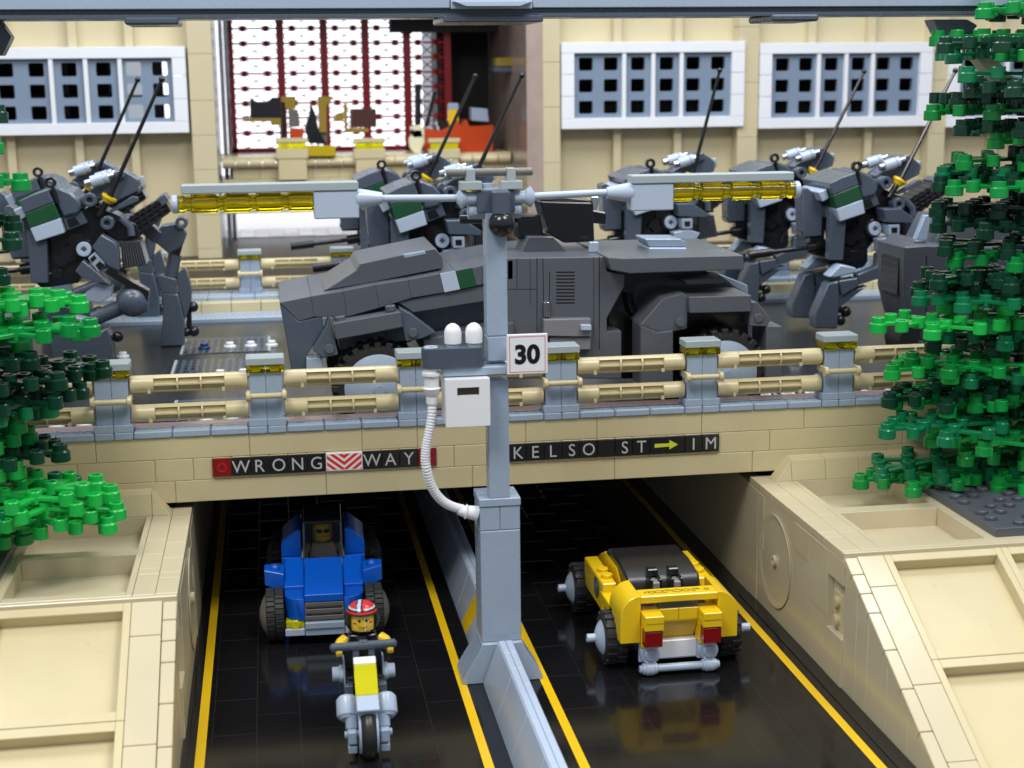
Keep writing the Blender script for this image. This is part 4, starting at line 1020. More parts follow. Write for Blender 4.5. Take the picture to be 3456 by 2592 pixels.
AP('cabin_panel', LG, [(1270, 300), (1480, 262), (1490, 300), (1285, 340)], 5.57, 5.75, f3, ref=5.6)
AP('fender_beam', DG2, [(618, 940), (1250, 830), (1270, 975), (645, 1092)], 3.2, 4.5, f3, ref=3.4)
b = MB()
for u, v_ in ((690, 890), (1160, 790)):
    q = at(*f3([(u, v_+25)])[0], 3.8); b.cyl((q.x, 3.9, q.z-.1), (q.x-.04, 3.9, q.z+.22), .3, seg=18)
b.build('fender_stud', DG2, ac)
AP('fender_wedge', DG, [(590, 870), (668, 1238), (525, 1270), (430, 1192), (545, 1000)], 3.5, 4.9, f3, ref=3.5)
AP('fender_wedge', DG, [(1240, 800), (1345, 855), (1580, 1030), (1450, 1088), (1300, 1115), (1262, 960)], 3.5, 4.9, f3, ref=3.5)
AP('front_block', LG, [(372, 1270), (520, 1270), (530, 1375), (370, 1375)], 3.8, 5.0, f3, ref=3.8)
AP('sill_step', DG2, [(1460, 1090), (2300, 930), (2300, 1300), (1480, 1290)], 4.0, 6, f3, ref=4.2)
# rear hull
AP('rear_hull', DG2, [(25, 600), (760, 588), (770, 700), (905, 722), (900, 812), (772, 1048), (772, 1150), (880, 1140), (880, 1500), (30, 1500)], YN, 13.5, f4)
b = MB()
for P in ([(97, 600), (101, 600), (101, 830), (97, 830)], [(246, 595), (251, 595), (251, 1180), (246, 1180)], [(290, 595), (295, 595), (300, 960), (295, 960)], [(341, 705), (346, 705), (342, 945), (337, 945)],
          [(712, 590), (718, 590), (716, 1280), (710, 1280)], [(670, 590), (673, 590), (673, 1200), (670, 1200)], [(195, 600), (198, 600), (200, 950), (197, 950)], [(30, 830), (245, 830), (245, 833), (30, 833)]):
    b.prism(XZ(f4(P), YN), YN-.012, YN, bev=0)
for i in range(10):
    v_ = 700+i*25.5; b.prism(XZ(f4([(392, v_), (530, v_), (530, v_+9), (392, v_+9)]), YN), YN-.016, YN, bev=0)
b.build('panel_lines', BK, ac)
AP('roof_band', DG2, [(768, 592), (900, 600), (1790, 578), (1795, 686), (942, 716), (800, 690)], 3.5, 13.0, f4, ref=3.5)
AP('cowl', DG2, [(125, 585), (182, 440), (368, 440), (505, 580)], 7.5, 10, f4, ref=7.5)
AP('roof_plate', LG, [(1040, 450), (1300, 450), (1342, 470), (1342, 510), (1070, 510)], 7.5, 10, f4, ref=8)
AP('roof_plate', PG, [(1065, 512), (1340, 512), (1340, 545), (1065, 545)], 7.2, 9.5, f4, ref=8)
AP('roof_plate', DG, [(1525, 545), (1660, 540), (1660, 572), (1525, 572)], 6, 7, f4, ref=6)
AP('tool_box', mat('warm_grey_plastic', (.21, .205, .22), .3), [(300, 1058), (655, 1050), (655, 1185), (530, 1188), (300, 1182)], 3.9, 4.6, f4, ref=3.9)
AP('tool_box', mat('warm_grey_plastic2', (.21, .205, .22), .3), [(345, 1190), (650, 1190), (650, 1285), (345, 1285)], 4.1, 4.6, f4, ref=4.1)
AP('tool_box_latch', PG, [(575, 1095), (655, 1095), (655, 1140), (575, 1140)], 3.6, 3.92, f4, ref=3.7)
q = at(*f4([(320, 1035)])[0], 4.4); b = MB(); b.cyl((q.x, 4.4, q.z), (q.x, 4.4, q.z+.85), .23, seg=20); b.build('side_cylinder', CHR, ac)
AP('fender_slope', DG2, [(1020, 1100), (1190, 900), (1350, 860), (1380, 900), (1368, 1128), (1262, 1150), (1150, 1152)], 3.6, 7.5, f4, ref=3.6)
AP('fender_leg', DG2, [(1020, 1100), (1150, 1152), (1262, 1140), (1262, 1560), (1020, 1560)], 3.4, 5.5, f4, ref=3.5)
AP('fender_top', DG2, [(1382, 890), (1850, 876), (1850, 1000), (1390, 1012)], 3.2, 8.5, f4, ref=3.2)
AP('hatch', DG2, [(1340, 760), (1640, 740), (1640, 790), (1370, 800)], 4.5, 7.0, f4, ref=4.5)
AP('fender_wedge', DG2, [(1838, 925), (1890, 925), (1995, 1055), (1960, 1110), (1832, 1105)], 3.4, 5.2, f4, ref=3.5)
AP('rear_block', DG2, [(1955, 1105), (2075, 1105), (2075, 1560), (1950, 1560)], 3.4, 6, f4, ref=3.5)
AP('rear_flap', LG, [(1580, 705), (1820, 800), (1825, 870), (1790, 870)], 8.5, 9.2, f4, ref=8.5)
AP('wheel_well', BK, [(770, 700), (1500, 690), (1830, 870), (1830, 1500), (880, 1500), (780, 1100)], 6.5, 12.5, f4, ref=6.5)
b = MB()
for u, v_ in ((1315, 1075), (1900, 1045), ): q = at(*f4([(u, v_)])[0], 3.5); b.cyl((q.x, 3.45, q.z), (q.x, 3.3, q.z), .27, seg=18)
for u, v_ in ((585, 1180), (1365, 1030)): q = at(*f3([(u, v_)])[0], 3.5); b.cyl((q.x, 3.55, q.z), (q.x, 3.35, q.z), .27, seg=18)
b.build('armour_stud', DG2, ac)
pts = [at(*f4([p])[0], 6.2) for p in ((930, 850), (935, 920), (955, 980), (1000, 1050), (1060, 1110))]
pp = []
for i in range(len(pts)-1):
    for k in range(10): pp.append(pts[i].lerp(pts[i+1], k/10))
b = MB(); b.tube(pp, lambda j: .3 if j % 4 < 2 else .24, seg=12); b.build('ribbed_hose', BK, ac)
def big_wheel(x, z, y):
    b = MB(); r = 2.62; wd = 1.7; Mz = Matrix.Rotation(PI/2, 4, 'Z')
    b.lathe([(0, 1.7), (0, 2.25), (.25, 2.42), (wd, 2.42), (wd, 1.7), (0, 1.7)], (x, y, z), (x, y+2, z), seg=40)
    for i in range(24):
        M = Matrix.Translation((x, y, z)) @ Matrix.Rotation(2*PI*i/24, 4, 'Y')
        b.box(-.2, .2, .02, .9, 2.2, r, bev=.05, M=M); M = Matrix.Translation((x, y, z)) @ Matrix.Rotation(2*PI*(i+.5)/24, 4, 'Y'); b.box(-.2, .2, .9, wd, 2.2, r, bev=.05, M=M)
    w_ = b.build('wheel', RUB, ac)
    b = MB(); b.lathe([(0, 1.98), (.08, 1.98), (.42, 1.3), (.6, .5), (.62, .3), (.85, .3), (.85, 0)], (x, y+.1, z), (x, y-2, z), seg=44); b.build('hubcap', LG, w_)
big_wheel(9.25, 12.22, 3.7); big_wheel(29.45, 12.22, 3.7)
for x in (9.25, 29.45):
    b = MB(); b.cyl((x, 12.0, 12.22), (x, 13.8, 12.22), 2.6); b.build('wheel', RUB, ac)
# turret gun
b = MB()
for P, y0, y1 in (([(260, 170), (420, 175), (655, 180), (665, 470), (440, 480), (330, 420)], 8, 10.5), ([(105, 280), (270, 280), (300, 440), (105, 460)], 8.4, 10), ([(660, 240), (770, 260), (765, 350), (665, 340)], 8.6, 9.8)):
    b.prism(XZ(f4(P), 8.5), y0, y1, bev=.08)
q0 = at(*f4([(-330, 310)])[0], 9.2); q1 = at(*f4([(110, 300)])[0], 9.2); b.cyl(q0, q1, .28)
b.build('turret_gun', BK, ac)
AP('turret_plate', BRN, [(260, 160), (400, 178), (655, 178), (650, 168), (440, 145)], 8.3, 10.3, f4, ref=8.4)
AP('roof_latch', PG, [(645, 480), (712, 480), (708, 560), (640, 560)], 6.5, 6.9, f4, ref=6.5)
AP('turret_strut', CHR, [(655, 140), (712, 140), (700, 240), (665, 240)], 8.0, 8.4, f4, ref=8.0)

# second armoured vehicle, right, behind the tree
fR = crop(2456, 500, .4521)
a2 = thing('armoured_car', 'boxy dark grey vehicle with black grille half hidden by the right tree', 'armoured vehicle', (50, 20, 9.6))
def A2(name, mt, pts, y0, y1, ref, bev=.06):
    b = MB(); b.prism(XZ(fR(pts), ref), y0, y1, bev=bev); return b.build(name, mt, a2)
A2('hull', DG2, [(1322, 735), (1480, 725), (2700, 760), (2700, 1420), (1420, 1400), (1370, 1290), (1320, 1090)], 18, 22.8, 18, .1)
q = at(*fR([(1322, 800)])[0], 18); b = MB(); b.box(q.x-.04, q.x+.2, 18.9, 21.9, q.z-2.9, q.z-.3, bev=.02); b.build('grille', BK, a2)
b = MB()
for i in range(5):
    b.box(q.x-.07, q.x, 19.0, 21.8, q.z-2.7+i*.5, q.z-2.66+i*.5, bev=0)
b.build('grille_bars', DG, a2)
A2('roof_hatch', DG2, [(1360, 735), (1400, 690), (1480, 690), (1500, 735)], 19.5, 24, 19.5)
A2('windscreen_pillar', LG, [(1400, 690), (1475, 500), (1520, 505), (1490, 690)], 20.3, 20.9, 20.3)
A2('roof', DG2, [(1540, 720), (1640, 520), (2300, 470), (2700, 760)], 20, 25, 20)
A2('door_lines', BK, [(1480, 800), (1486, 800), (1486, 1250), (1480, 1250)], 17.97, 18.0, 18, 0)
A2('wheel', RUB, [(1400+150*math.cos(i*PI/8), 1440+150*math.sin(i*PI/8)) for i in range(16)], 17.5, 20, 18, .1)
a3 = thing('armoured_car', 'dark grey vehicle mostly hidden behind the left tree', 'armoured vehicle', (-16, 15, 9.6))
b = MB(); b.box(-30, -12.5, 16, 24, 10.4, 14.6, bev=.15); b.prism([(-30, 14.6), (-15, 14.6), (-17, 16.2), (-30, 16.2)], 17, 23, bev=.1); b.build('hull', DG, a3)
b = MB(); b.cyl((-16, 15.6, 11.6), (-16, 17.5, 11.6), 2.0); b.build('wheel', RUB, a3)

# ------------------------------------------------------------------ white and blue road studs
def marker(mt):
    b = MB(); b.lathe([(0, 0), (0, .42), (.02, .46), (.18, .46), (.22, .42), (.22, .3), (.42, .3), (.46, .26), (.46, 0)], (0, 0, 0), (0, 0, 1), seg=20); return b
mw = marker(WH).build('road_marker', WH); mbl = marker(BLUE).build('road_marker', mat('dark_blue_plastic', (.005, .04, .13), .25))
mk = []
groups = []
def mark(x, y, kind, lab, grp):
    src = mw if kind == 'w' else mbl
    o = src if not src.get('used') else src.copy()
    if src.get('used'): col.objects.link(o)
    src['used'] = 1
    if 'used' in o and o is not src: del o['used']
    o.location = (x, y, 9.6); tag(o, lab, 'road marker', grp)
for y, x0s, where in ((9.0, (-0.6,), 'nearest row, behind the left railing span'), (22.5, (-0.2,), 'middle row, beside the car nose'), (33.5, (0.2,), 'far row, beside the striding foot')):
    for x0 in x0s:
        d = 1.55
        mark(x0-1.9, y, 'b', 'blue round stud left of the %s of white studs' % where.split(',')[0], 'blue road studs')
        for i in range(3): mark(x0+i*d, y, 'w', '%s white road stud of the %s' % (('left', 'middle', 'right')[i], where), 'white road studs, %s' % where)
for y, x0, where in ((9.0, -9.2, 'nearest row, behind the leftmost rail'), (31.0, -10.5, 'row beneath the raised walker foot'), (8.5, 33.5, 'row behind the rail beside the right tree'), (18.5, 36.0, 'row right of the armoured car'), (7.0, 39.5, 'row glimpsed through the right tree')):
    for i in range(3): mark(x0+i*1.55, y, 'w', '%s white road stud of the %s' % (('left', 'middle', 'right')[i], where), 'white road studs, %s' % where)
for o in (mw, mbl):
    if 'used' in o: del o['used']

# ------------------------------------------------------------------ hangar building at the back
hg = thing('hangar', 'tan hangar wall with ribs and pilasters either side of a wide opening', 'building', (30, 84, 10))
YW = 84
def wall_with_holes(b, x0, x1, z0, z1, holes, y0, y1):
    xs = sorted({x0, x1} | {h[0] for h in holes} | {h[1] for h in holes})
    for a, c in zip(xs[:-1], xs[1:]):
        hs = [h for h in holes if h[0] < (a+c)/2 < h[1]]
        if not hs: b.box(a, c, y0, y1, z0, z1, bev=0)
        else:
            h = hs[0]; b.box(a, c, y0, y1, z0, h[2], bev=0); b.box(a, c, y0, y1, h[3], z1, bev=0)
W = {'l': (-27.5, -4.45, 23.9, 32.75), 'r1': (35.4, 56.0, 23.6, 32.85), 'r2': (57.75, 78.0, 23.3, 32.6), 'r3': (80.0, 101, 23.1, 32.5)}
b = MB(); wall_with_holes(b, 33.4, 125, 8, 42, [(v[0]+.5, v[1]-.5, v[2]+.4, v[3]-.4) for k, v in W.items() if k != 'l'], 86.2, 86.8); b.build('wall', WALLT, hg)
b = MB(); wall_with_holes(b, -75, -1.7, 8, 42, [(W['l'][0]+.5, W['l'][1]-.5, W['l'][2]+.4, W['l'][3]-.4)], 86.2, 86.8); b.build('wall', WALLT, hg)
def pilaster(x0, x1, z0=8, z1=42, y0=84): 
    b = MB(); z = z0
    while z < z1:
        h = random.choice((3.6, 4.8, 6)); b.box(x0, x1, y0, 86.2, z, min(z+h, z1)-.03, bev=.03); z += h
    b.build('pilaster', WALLT, hg)
for x0, x1 in ((33.4, 35.3), (55.4, 57.7), (78, 80), (100, 102), (-4.2, -1.7), (-29.5, -27.6)): pilaster(x0, x1)
for x0 in (41.5, 48.4, 63.8, 70.8, 86, 93, -23.2, -16.3, -10.6, -35, -42):
    b = MB()
    w_ = [v for v in W.values() if v[0] < x0 < v[1]]
    if w_:
        b.box(x0, x0+.85, 85.0, 86.2, 8, w_[0][2]-.02, bev=.03); b.build('rib', WALLT, hg); b = MB(); b.box(x0, x0+.85, 85.0, 86.2, w_[0][3]+.02, 42, bev=.03)
    else: b.box(x0, x0+.85, 85.0, 86.2, 8, 42, bev=.03)
    b.build('rib', WALLT, hg)
for k, v in W.items():
    x0, x1, z0, z1 = v
    b = MB(); y0 = 83.6
    fw = 1.4 if k != 'l' else 1.3
    ix0, ix1, iz0, iz1 = x0+fw, x1-fw-.1, z0+1.15, z1-1.15
    b.box(x0, x1, y0, 86.2, iz1, z1, bev=.04); b.box(x0, x1, y0, 86.2, z0, iz0, bev=.04)
    zz = iz0
    while zz < iz1-.01:
        h = min(2.36, iz1-zz); b.box(x0, ix0, y0, 86.2, zz+.02, zz+h-.02, bev=.03); b.box(ix1, x1, y0, 86.2, zz+.02, zz+h-.02, bev=.03); zz += h
    L = ix1-ix0
    mull = [ix0+L*f for f in (.315, .50, .68)] if k != 'l' else [ix0+L*f for f in (.10, .40, .57, .74)]
    for mq in mull: b.box(mq-.22, mq+.22, y0+.1, 85.0, iz0, iz1, bev=.03)
    win = b.build('window', WH, hg)
    b = MB(); cells = [ix0]+mull+[ix1]
    rowh = (iz1-iz0)/3
    for a, c in zip(cells[:-1], cells[1:]):
        n = 2 if (c-a) > L*.24 else 1; cw = (c-a)/n
        for i in range(n):
            for j in range(3):
                cxx = a+cw*(i+.5); czz = iz0+rowh*(j+.5); hw, hh = .78, .70
                A, C_, Z0, Z1 = a+cw*i, a+cw*(i+1), iz0+rowh*j, iz0+rowh*(j+1)
                b.box(A, cxx-hw, 84.2, 84.7, Z0, Z1, bev=0); b.box(cxx+hw, C_, 84.2, 84.7, Z0, Z1, bev=0)
                b.box(cxx-hw, cxx+hw, 84.2, 84.7, Z0, czz-hh, bev=0); b.box(cxx-hw, cxx+hw, 84.2, 84.7, czz+hh, Z1, bev=0)
                for sx in (-1, 1):
                    for sz in (-1, 1):
                        r_ = .18; X_, Z_ = cxx+sx*hw, czz+sz*hh
                        b.prism([(X_, Z_), (X_-sx*r_, Z_), (X_-sx*r_*.3, Z_-sz*r_*.3), (X_, Z_-sz*r_)], 84.21, 84.69, bev=0)
    b.build('grid_panel', GRIDM, win)
# near-black boxes added so the right hand windows look unlit, reveal of the opening, ceiling
b = MB(); b.box(34, 120, 96, 97, 8, 42, bev=0); b.box(33.6, 34, 87, 97, 8, 42, bev=0); b.box(34, 120, 87, 97, 41, 42, bev=0); b.build('shade_backing', DARKM, hg)
b = MB(); b.box(31.6, 33.4, 84.02, 112, 8, 42, bev=.03); b.build('opening_reveal', MARB, hg)
b = MB(); b.box(-1.8, -1.7, 86.3, 112, 8, 42, bev=0)
for xx, yy in ((-1.2, 100), (-.7, 103)): b.cyl((xx, yy, 8), (xx, yy, 42), .25)
b.build('opening_pipes', CHR, hg)
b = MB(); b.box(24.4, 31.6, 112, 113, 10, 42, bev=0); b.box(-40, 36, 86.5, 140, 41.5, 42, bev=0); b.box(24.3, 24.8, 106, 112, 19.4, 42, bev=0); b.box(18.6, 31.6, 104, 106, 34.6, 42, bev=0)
b.build('shade_backing', DARKM, hg)  # near-black walls and ceiling carry the interior shade in their colour
b = MB(); b.box(-70, -14.2, 103, 104, 8, 42, bev=0); b.box(-70, -14, 88, 103, 41, 41.4, bev=0); b.build('shade_backing', DARKM, hg)  # dark screen added behind the left window to darken its holes
for x in (-24.5, -20, -14, -9.5):
    b = MB(); b.box(x, x+1.6, 100, 101, 8, 42, bev=0); b.build('inner_column', BK, hg)
b = MB(); b.box(-30, -3, 100, 101, 27, 27.7, bev=0); b.box(-30, -3, 100, 101, 23, 24, bev=0); b.build('inner_beam', DG, hg)

# lit hall window far behind
lw = thing('hall_window', 'large bright hall window glowing behind the red lattice', 'window', (5, 150, 10))
b = MB(); b.box(-14, 27, 150, 151, 8, 44, bev=0); b.build('glass', LIT, lw)

# balcony platform
pf = thing('balcony', 'tan balcony wall with cornice inside the hangar opening', 'wall', (15, 95, 14))
b = MB()
for i in range(11):
    for j in range(4): b.box(-1.6+i*3+(j % 2)*1.2, -1.6+i*3+2.97+(j % 2)*1.2, 95, 104, 14.3+j*1.3, 14.3+j*1.3+1.27, bev=.02)
b.build('wall', TAN, pf)
b = MB()
for i in range(22): b.lathe([(0, .55), (1.4, .55)], (-1.5+i*1.5, 94.7, 20.0), (0, 94.7, 20.0) if False else (-1.5+i*1.5+1, 94.7, 20.0), seg=12)
b.box(-1.7, 31.5, 94.6, 104, 20.2, 20.7, bev=.05); b.build('cornice', TAN, pf)
fq = crop(700, 0, 1100/2212)
for u in (575, 1100, 1607):
    q = at(*fq([(u, 1040)])[0], 94)
    b = MB(); b.box(q.x-1.6, q.x+1.6, 93.6, 95, q.z-3, q.z-.6, bev=.05); b.box(q.x-1.8, q.x+1.8, 93.5, 95, q.z-.6, q.z+.5, bev=.05); b.box(q.x-1.8, q.x+1.8, 93.5, 95, q.z+1.2, q.z+1.7, bev=.05)
    p_ = b.build('pillar', TAN, pf); b = MB(); b.box(q.x-1.6, q.x+1.6, 93.6, 94.9, q.z+.5, q.z+1.2, bev=.05); b.build('pillar_lamp', TYEL, p_)

# red lattice
la = thing('red_lattice', 'tall dark red lattice screen in front of the bright window', 'screen', (12, 106, 20))
b = MB(); xs = [-.4, 5.6, 10.75, 15.7, 20.7, 25.6]
for i, x in enumerate(xs): b.box(x-.45, x+.45, 105.6, 106.4, 20.5, 42, bev=.05)
b.box(-.6, 25.6, 105.6, 106.4, 20.4, 21.2, bev=.05); b.build('frame', DRED, la)
for x0, x1 in zip(xs[:-1], xs[1:]):
    b = MB(); x0 += .3; x1 -= .3; z = 21.2; h = 1.75; n = 2; cw = (x1-x0)/n
    while z < 41:
        b.box(x0, x1, 105.9, 106.1, z+h-.12, z+h+.13, bev=0)
        for i in range(n):
            c_ = x0+cw*(i+.5)
            for (ax, az, bx_, bz) in ((x0+cw*i, z+h/2, c_, z+h), (c_, z+h, x0+cw*(i+1), z+h/2), (x0+cw*i, z+h/2, c_, z), (c_, z, x0+cw*(i+1), z+h/2)):
                b.tube([(ax, 106, az), (bx_, 106, bz)], .07, seg=6)
            b.ball((c_, 106, z+h), .42, seg=8, rings=4)
        z += h
    b.build('lattice_panel', DRED, la)
# things on the balcony
def Bk(name, label, cat, parts, group=None, y=96):
    P0 = XZ(fq(parts[0][2][:1]), y)[0]
    t = thing(name, label, cat, (P0[0], y, P0[1]), group)
    for nm, mt, pts, y0, y1 in parts:
        b = MB(); b.prism(XZ(fq(pts), y), y0, y1, bev=.06); b.build(nm, mt, t)
GOLD = mat('dark_gold_plastic', (.28, .19, .02), .3)
Bk('work_bench', 'black machine on a dark gold shelf, leftmost before the lattice', 'machine', [('case', BK, [(290, 660), (330, 690), (410, 690), (440, 660), (495, 665), (500, 800), (290, 800)], 96, 98), ('shelf', GOLD, [(245, 803), (500, 803), (500, 850), (430, 850), (430, 825), (245, 825)], 95.5, 98.5), ('stand', BK, [(500, 690), (530, 690), (530, 980), (505, 980)], 96, 97)])
Bk('tool_stand', 'grey and orange tool stand with a gold top box', 'machine', [('top_box', GOLD, [(500, 655), (600, 655), (600, 740), (540, 745), (500, 700)], 96, 98), ('grey_drum', BRN, [(550, 745), (615, 745), (630, 860), (555, 865)], 96, 98), ('orange_base', ORG, [(560, 870), (660, 875), (640, 975), (560, 975)], 96, 98)])
Bk('robot_arm', 'black and yellow robot arm on a yellow base block', 'machine', [('base', mat('strong_yellow', (.5, .36, .01), .25), [(640, 985), (865, 985), (865, 1055), (640, 1055)], 93.8, 95.5), ('column', GOLD, [(750, 655), (860, 655), (810, 720), (810, 900), (760, 900)], 96, 97.5), ('arm', BK, [(700, 700), (730, 760), (760, 900), (810, 975), (690, 975), (660, 870), (690, 780)], 96, 98), ('foot', BRN, [(760, 860), (815, 860), (815, 980), (740, 980)], 96.5, 98)])
Bk('crane_hook', 'small yellow crane holding a dark brown box', 'machine', [('mast', GOLD, [(925, 705), (950, 705), (950, 870), (1095, 870), (1095, 900), (935, 900)], 96, 97), ('box', mat('brown_box', (.06, .015, .01), .4), [(975, 740), (1145, 740), (1150, 860), (975, 868)], 96, 98.5), ('head', GOLD, [(880, 770), (925, 760), (925, 825), (850, 825)], 96, 97)])
Bk('orange_vehicle', 'orange open vehicle parked in the dark end of the balcony', 'vehicle', [('body', ORG, [(1475, 870), (1580, 890), (1660, 850), (1690, 800), (1720, 860), (1760, 810), (1780, 860), (1945, 850), (1935, 1035), (1480, 1035)], 96, 100), ('engine', BK, [(1560, 830), (1640, 820), (1640, 880), (1590, 900)], 96.5, 99), ('canopy', LG, [(1800, 730), (1910, 740), (1920, 830), (1800, 820)], 97, 99)])
Bk('toy_figure', 'small yellow and blue figure driving the orange vehicle', 'toy figure', [('body', YEL, [(1645, 745), (1710, 745), (1715, 850), (1640, 850)], 97, 98), ('hair', LG, [(1645, 700), (1710, 700), (1715, 745), (1645, 745)], 97, 98)])
Bk('toy_figure', 'off white armoured toy figure standing before the lattice edge', 'toy figure', [('body', CREAM, [(1370, 940), (1400, 880), (1450, 880), (1470, 960), (1440, 1045), (1400, 1035), (1370, 1000)], 95.5, 96.8), ('head', CREAM, [(1375, 860), (1440, 845), (1470, 880), (1465, 930), (1400, 935), (1385, 920)], 95.5, 96.9), ('visor', BK, [(1370, 885), (1395, 875), (1400, 905), (1375, 915)], 95.4, 95.6)])
Bk('tall_rack', 'thin black rack standing at the dark end of the lattice', 'rack', [('post', BK, [(1410, 570), (1450, 570), (1450, 860), (1410, 860)], 96, 97), ('strut', BK, [(1530, 620), (1560, 620), (1500, 860), (1475, 860)], 96, 97)])
Bk('wall_light', 'small yellow lit sign box on the pinkish reveal wall', 'sign', [('shelf', DG, [(1925, 455), (2065, 455), (2065, 490), (1930, 490)], 94, 97), ('box', GOLD, [(1940, 395), (2055, 390), (2055, 450), (1940, 450)], 94, 97)])
Bk('scaffold_post', 'chrome post standing beside the left side of the opening', 'post', [('shaft', CHR, [(75, 110), (95, 110), (135, 1000), (115, 1000)], 95, 96)])

# ------------------------------------------------------------------ trees of leaf plates
def leaf_mesh(seed, full=True):
    R = random.Random(seed); b = MB()
    def knob(x, y, big=False):
        if big:
            b.lathe([(0, 0), (0, .37), (.03, .41), (.42, .41), (.46, .37), (.46, .33), (.48, .31), (.72, .31), (.74, .28), (.74, .19), (.55, .18), (.55, 0)], (x, y, -.35), (x, y, 1), seg=16)
        else:
            b.lathe([(0, 0), (0, .28), (.03, .31), (.5, .31), (.53, .28), (.53, .19), (.36, .18), (.36, 0)], (x, y, -.15), (x, y, 1), seg=14)
    def bar(p, q):
        P, Q = Vector((*p, 0)), Vector((*q, 0)); d = (Q-P).normalized(); n = Vector((-d.y, d.x, 0))*.2
        v = [P-n, P+n, Q+n*.8, Q-n*.8]; v = v+[w_+Vector((0, 0, .16)) for w_ in v]
        b._add(v, [(0, 1, 2, 3), (4, 5, 6, 7), (0, 1, 5, 4), (1, 2, 6, 5), (2, 3, 7, 6), (3, 0, 4, 7)], None, .02)
    # a leaf plate about 6 x 5 studs: stem end at +x, tip at -x
    K_ = [(0, 0, 0), (-1.0, 1.0, 0), (-1.0, -1.0, 0), (-2.0, 0, 0), (-2.0, 2.0, 0), (-2.0, -2.0, 1), (-3.0, 1.0, 0), (-3.1, -1.0, 0), (.2, 2.0, 0), (.2, -2.0, 0), (1.4, 1.2, 0), (1.4, -1.2, 0), (2.0, 0, 1), (-3.9, 0, 1)]
    E_ = [(0, 3), (3, 13), (0, 1), (1, 4), (1, 8), (0, 2), (2, 5), (2, 9), (3, 6), (3, 7), (0, 12), (12, 10), (12, 11)]
    for i, (x, y, g) in enumerate(K_): knob(x, y, bool(g))
    for i, j in E_: bar(K_[i][:2], K_[j][:2])
    me_o = b.build('leaf', L2); me = me_o.data; bpy.data.objects.remove(me_o)
    return me
LM = []
for mt in (L1, L2, L3, L4):
    me = leaf_mesh(1); me.materials.clear(); me.materials.append(mt); LM.append(me)
def leaf(parent, x, y, z, rz, c, tilt=0, sc=1.12):
    o = bpy.data.objects.new('leaf', LM[c]); col.objects.link(o); o.parent = parent
    o.location = Vector((x, y, z))-parent.location; o.rotation_euler = (tilt, tilt*.5, rz); o.scale = (sc, sc, sc)
    return o
def tree(label, x, y, z0, z1, tips, seed, side):
    R = random.Random(seed)
    t = thing('tree', label, 'tree', (x, y, z0))
    b = MB(); z = z0
    while z < z1:
        b.lathe([(0, .5), (0, .72), (.5, .74), (.62, .5), (1.0, .45), (1.15, .6), (1.15, .4)], (x, y, z), (x, y, z+2), seg=16); z += 1.2
    b.build('trunk', mat('dark_brown_trunk', (.02, .012, .01), .4), t)
    n = 0
    for (px_, py_, c, ang) in tips:
        a = math.radians(ang); L = 4.1; yt = y + R.uniform(-3.2, .5)
        q = at(px_, py_, yt)
        leaf(t, q.x+side*(.5+L*1.12*math.cos(a)), yt+L*1.12*math.sin(a)*side, q.z-.1, (0 if side > 0 else PI)+a, c, R.uniform(-.03, .03)); n += 1
    zz = z0+1.2; k = 0
    while zz < z1-1 and n < 97:
        rr = 1.7 + 1.3*math.sin(k*1.9)
        for q in range(2 if zz < 19 or side > 0 else 0):
            an = R.uniform(0, 2*PI); cx_ = x+math.cos(an)*rr*.72; cy_ = y+math.sin(an)*rr*.8
            if R.random() < .22: continue
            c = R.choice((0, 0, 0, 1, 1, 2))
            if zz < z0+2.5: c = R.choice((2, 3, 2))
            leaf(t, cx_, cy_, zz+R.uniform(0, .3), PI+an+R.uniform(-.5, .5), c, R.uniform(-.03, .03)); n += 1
        zz += 1.25; k += 1
    return t
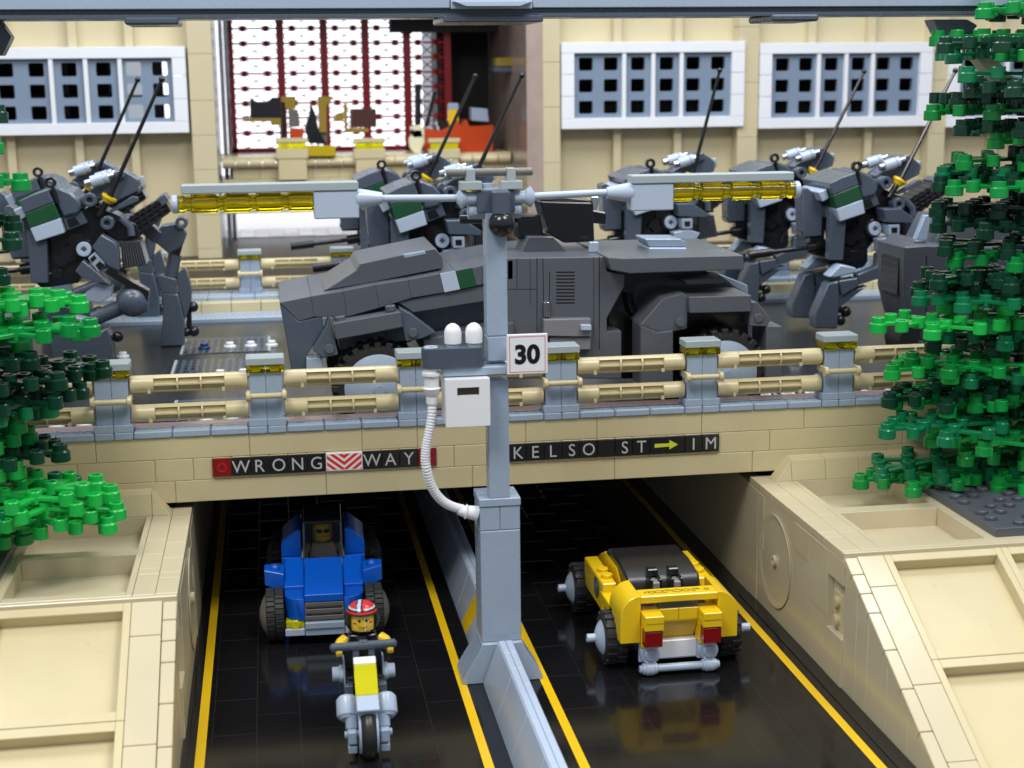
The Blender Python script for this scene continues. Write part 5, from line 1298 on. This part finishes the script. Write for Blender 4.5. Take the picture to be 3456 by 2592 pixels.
TR = [(2098, 20, 2, 10), (2012, 95, 0, -8), (2035, 115, 1, 30), (2062, 160, 1, 20), (2070, 190, 0, -30), (1987, 240, 2, 5), (2045, 215, 0, 40), (2122, 300, 3, -10), (2050, 275, 0, 0), (2058, 350, 2, 25), (2003, 392, 0, -6), (2010, 375, 1, 12), (2032, 400, 2, -25),
      (1998, 450, 0, 10), (2062, 470, 0, 40), (1998, 485, 0, -20), (2015, 535, 0, 15), (2035, 560, 2, 5), (2038, 590, 2, -18), (2002, 605, 0, 30), (1957, 622, 0, 0), (1960, 640, 1, -25), (2015, 655, 2, 12), (1868, 700, 3, -6),
      (1990, 745, 0, 25), (2020, 725, 1, 0), (1942, 775, 2, -30), (1900, 800, 3, 8), (1960, 800, 1, -12), (1990, 840, 1, 20), (1894, 860, 0, 4), (1905, 865, 2, -5), (2080, 870, 2, 0), (2010, 905, 2, 12), (1888, 930, 1, 6), (1985, 945, 2, -10), (2060, 990, 2, 20), (1832, 1035, 2, -4), (1880, 1022, 1, 25),
      (2005, 1030, 3, 10), (2015, 1080, 1, -18), (1990, 1082, 3, 8), (2100, 1090, 3, -15), (2110, 1020, 1, 30), (2130, 1050, 3, 0)]
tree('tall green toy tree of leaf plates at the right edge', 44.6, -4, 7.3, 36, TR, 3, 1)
TL = [(80, 390, 2, 5), (30, 245, 0, -10), (22, 312, 2, 20), (62, 515, 0, 10), (62, 480, 0, -15), (35, 590, 0, 0), (205, 650, 3, -6), (160, 640, 3, 12), (230, 700, 2, 10), (205, 715, 2, -20), (255, 790, 0, -8), (232, 795, 0, 15), (205, 835, 0, 30), (160, 820, 0, 0), (140, 875, 1, 8), (110, 885, 1, -20), (72, 915, 2, 0), (95, 935, 2, 25), (165, 975, 0, 6), (150, 965, 0, -12),
      (195, 1040, 1, 10), (240, 1035, 3, 25), (285, 1095, 3, -4), (272, 1060, 3, 20), (265, 1130, 3, -25), (150, 1080, 1, 0), (100, 1120, 3, -10), (85, 1150, 2, 15), (40, 1190, 3, 5), (60, 1060, 2, -8), (20, 1110, 2, 10), (70, 1010, 3, 20), (40, 840, 0, 15), (100, 770, 0, 20), (80, 740, 2, -15), (30, 690, 2, 10)]
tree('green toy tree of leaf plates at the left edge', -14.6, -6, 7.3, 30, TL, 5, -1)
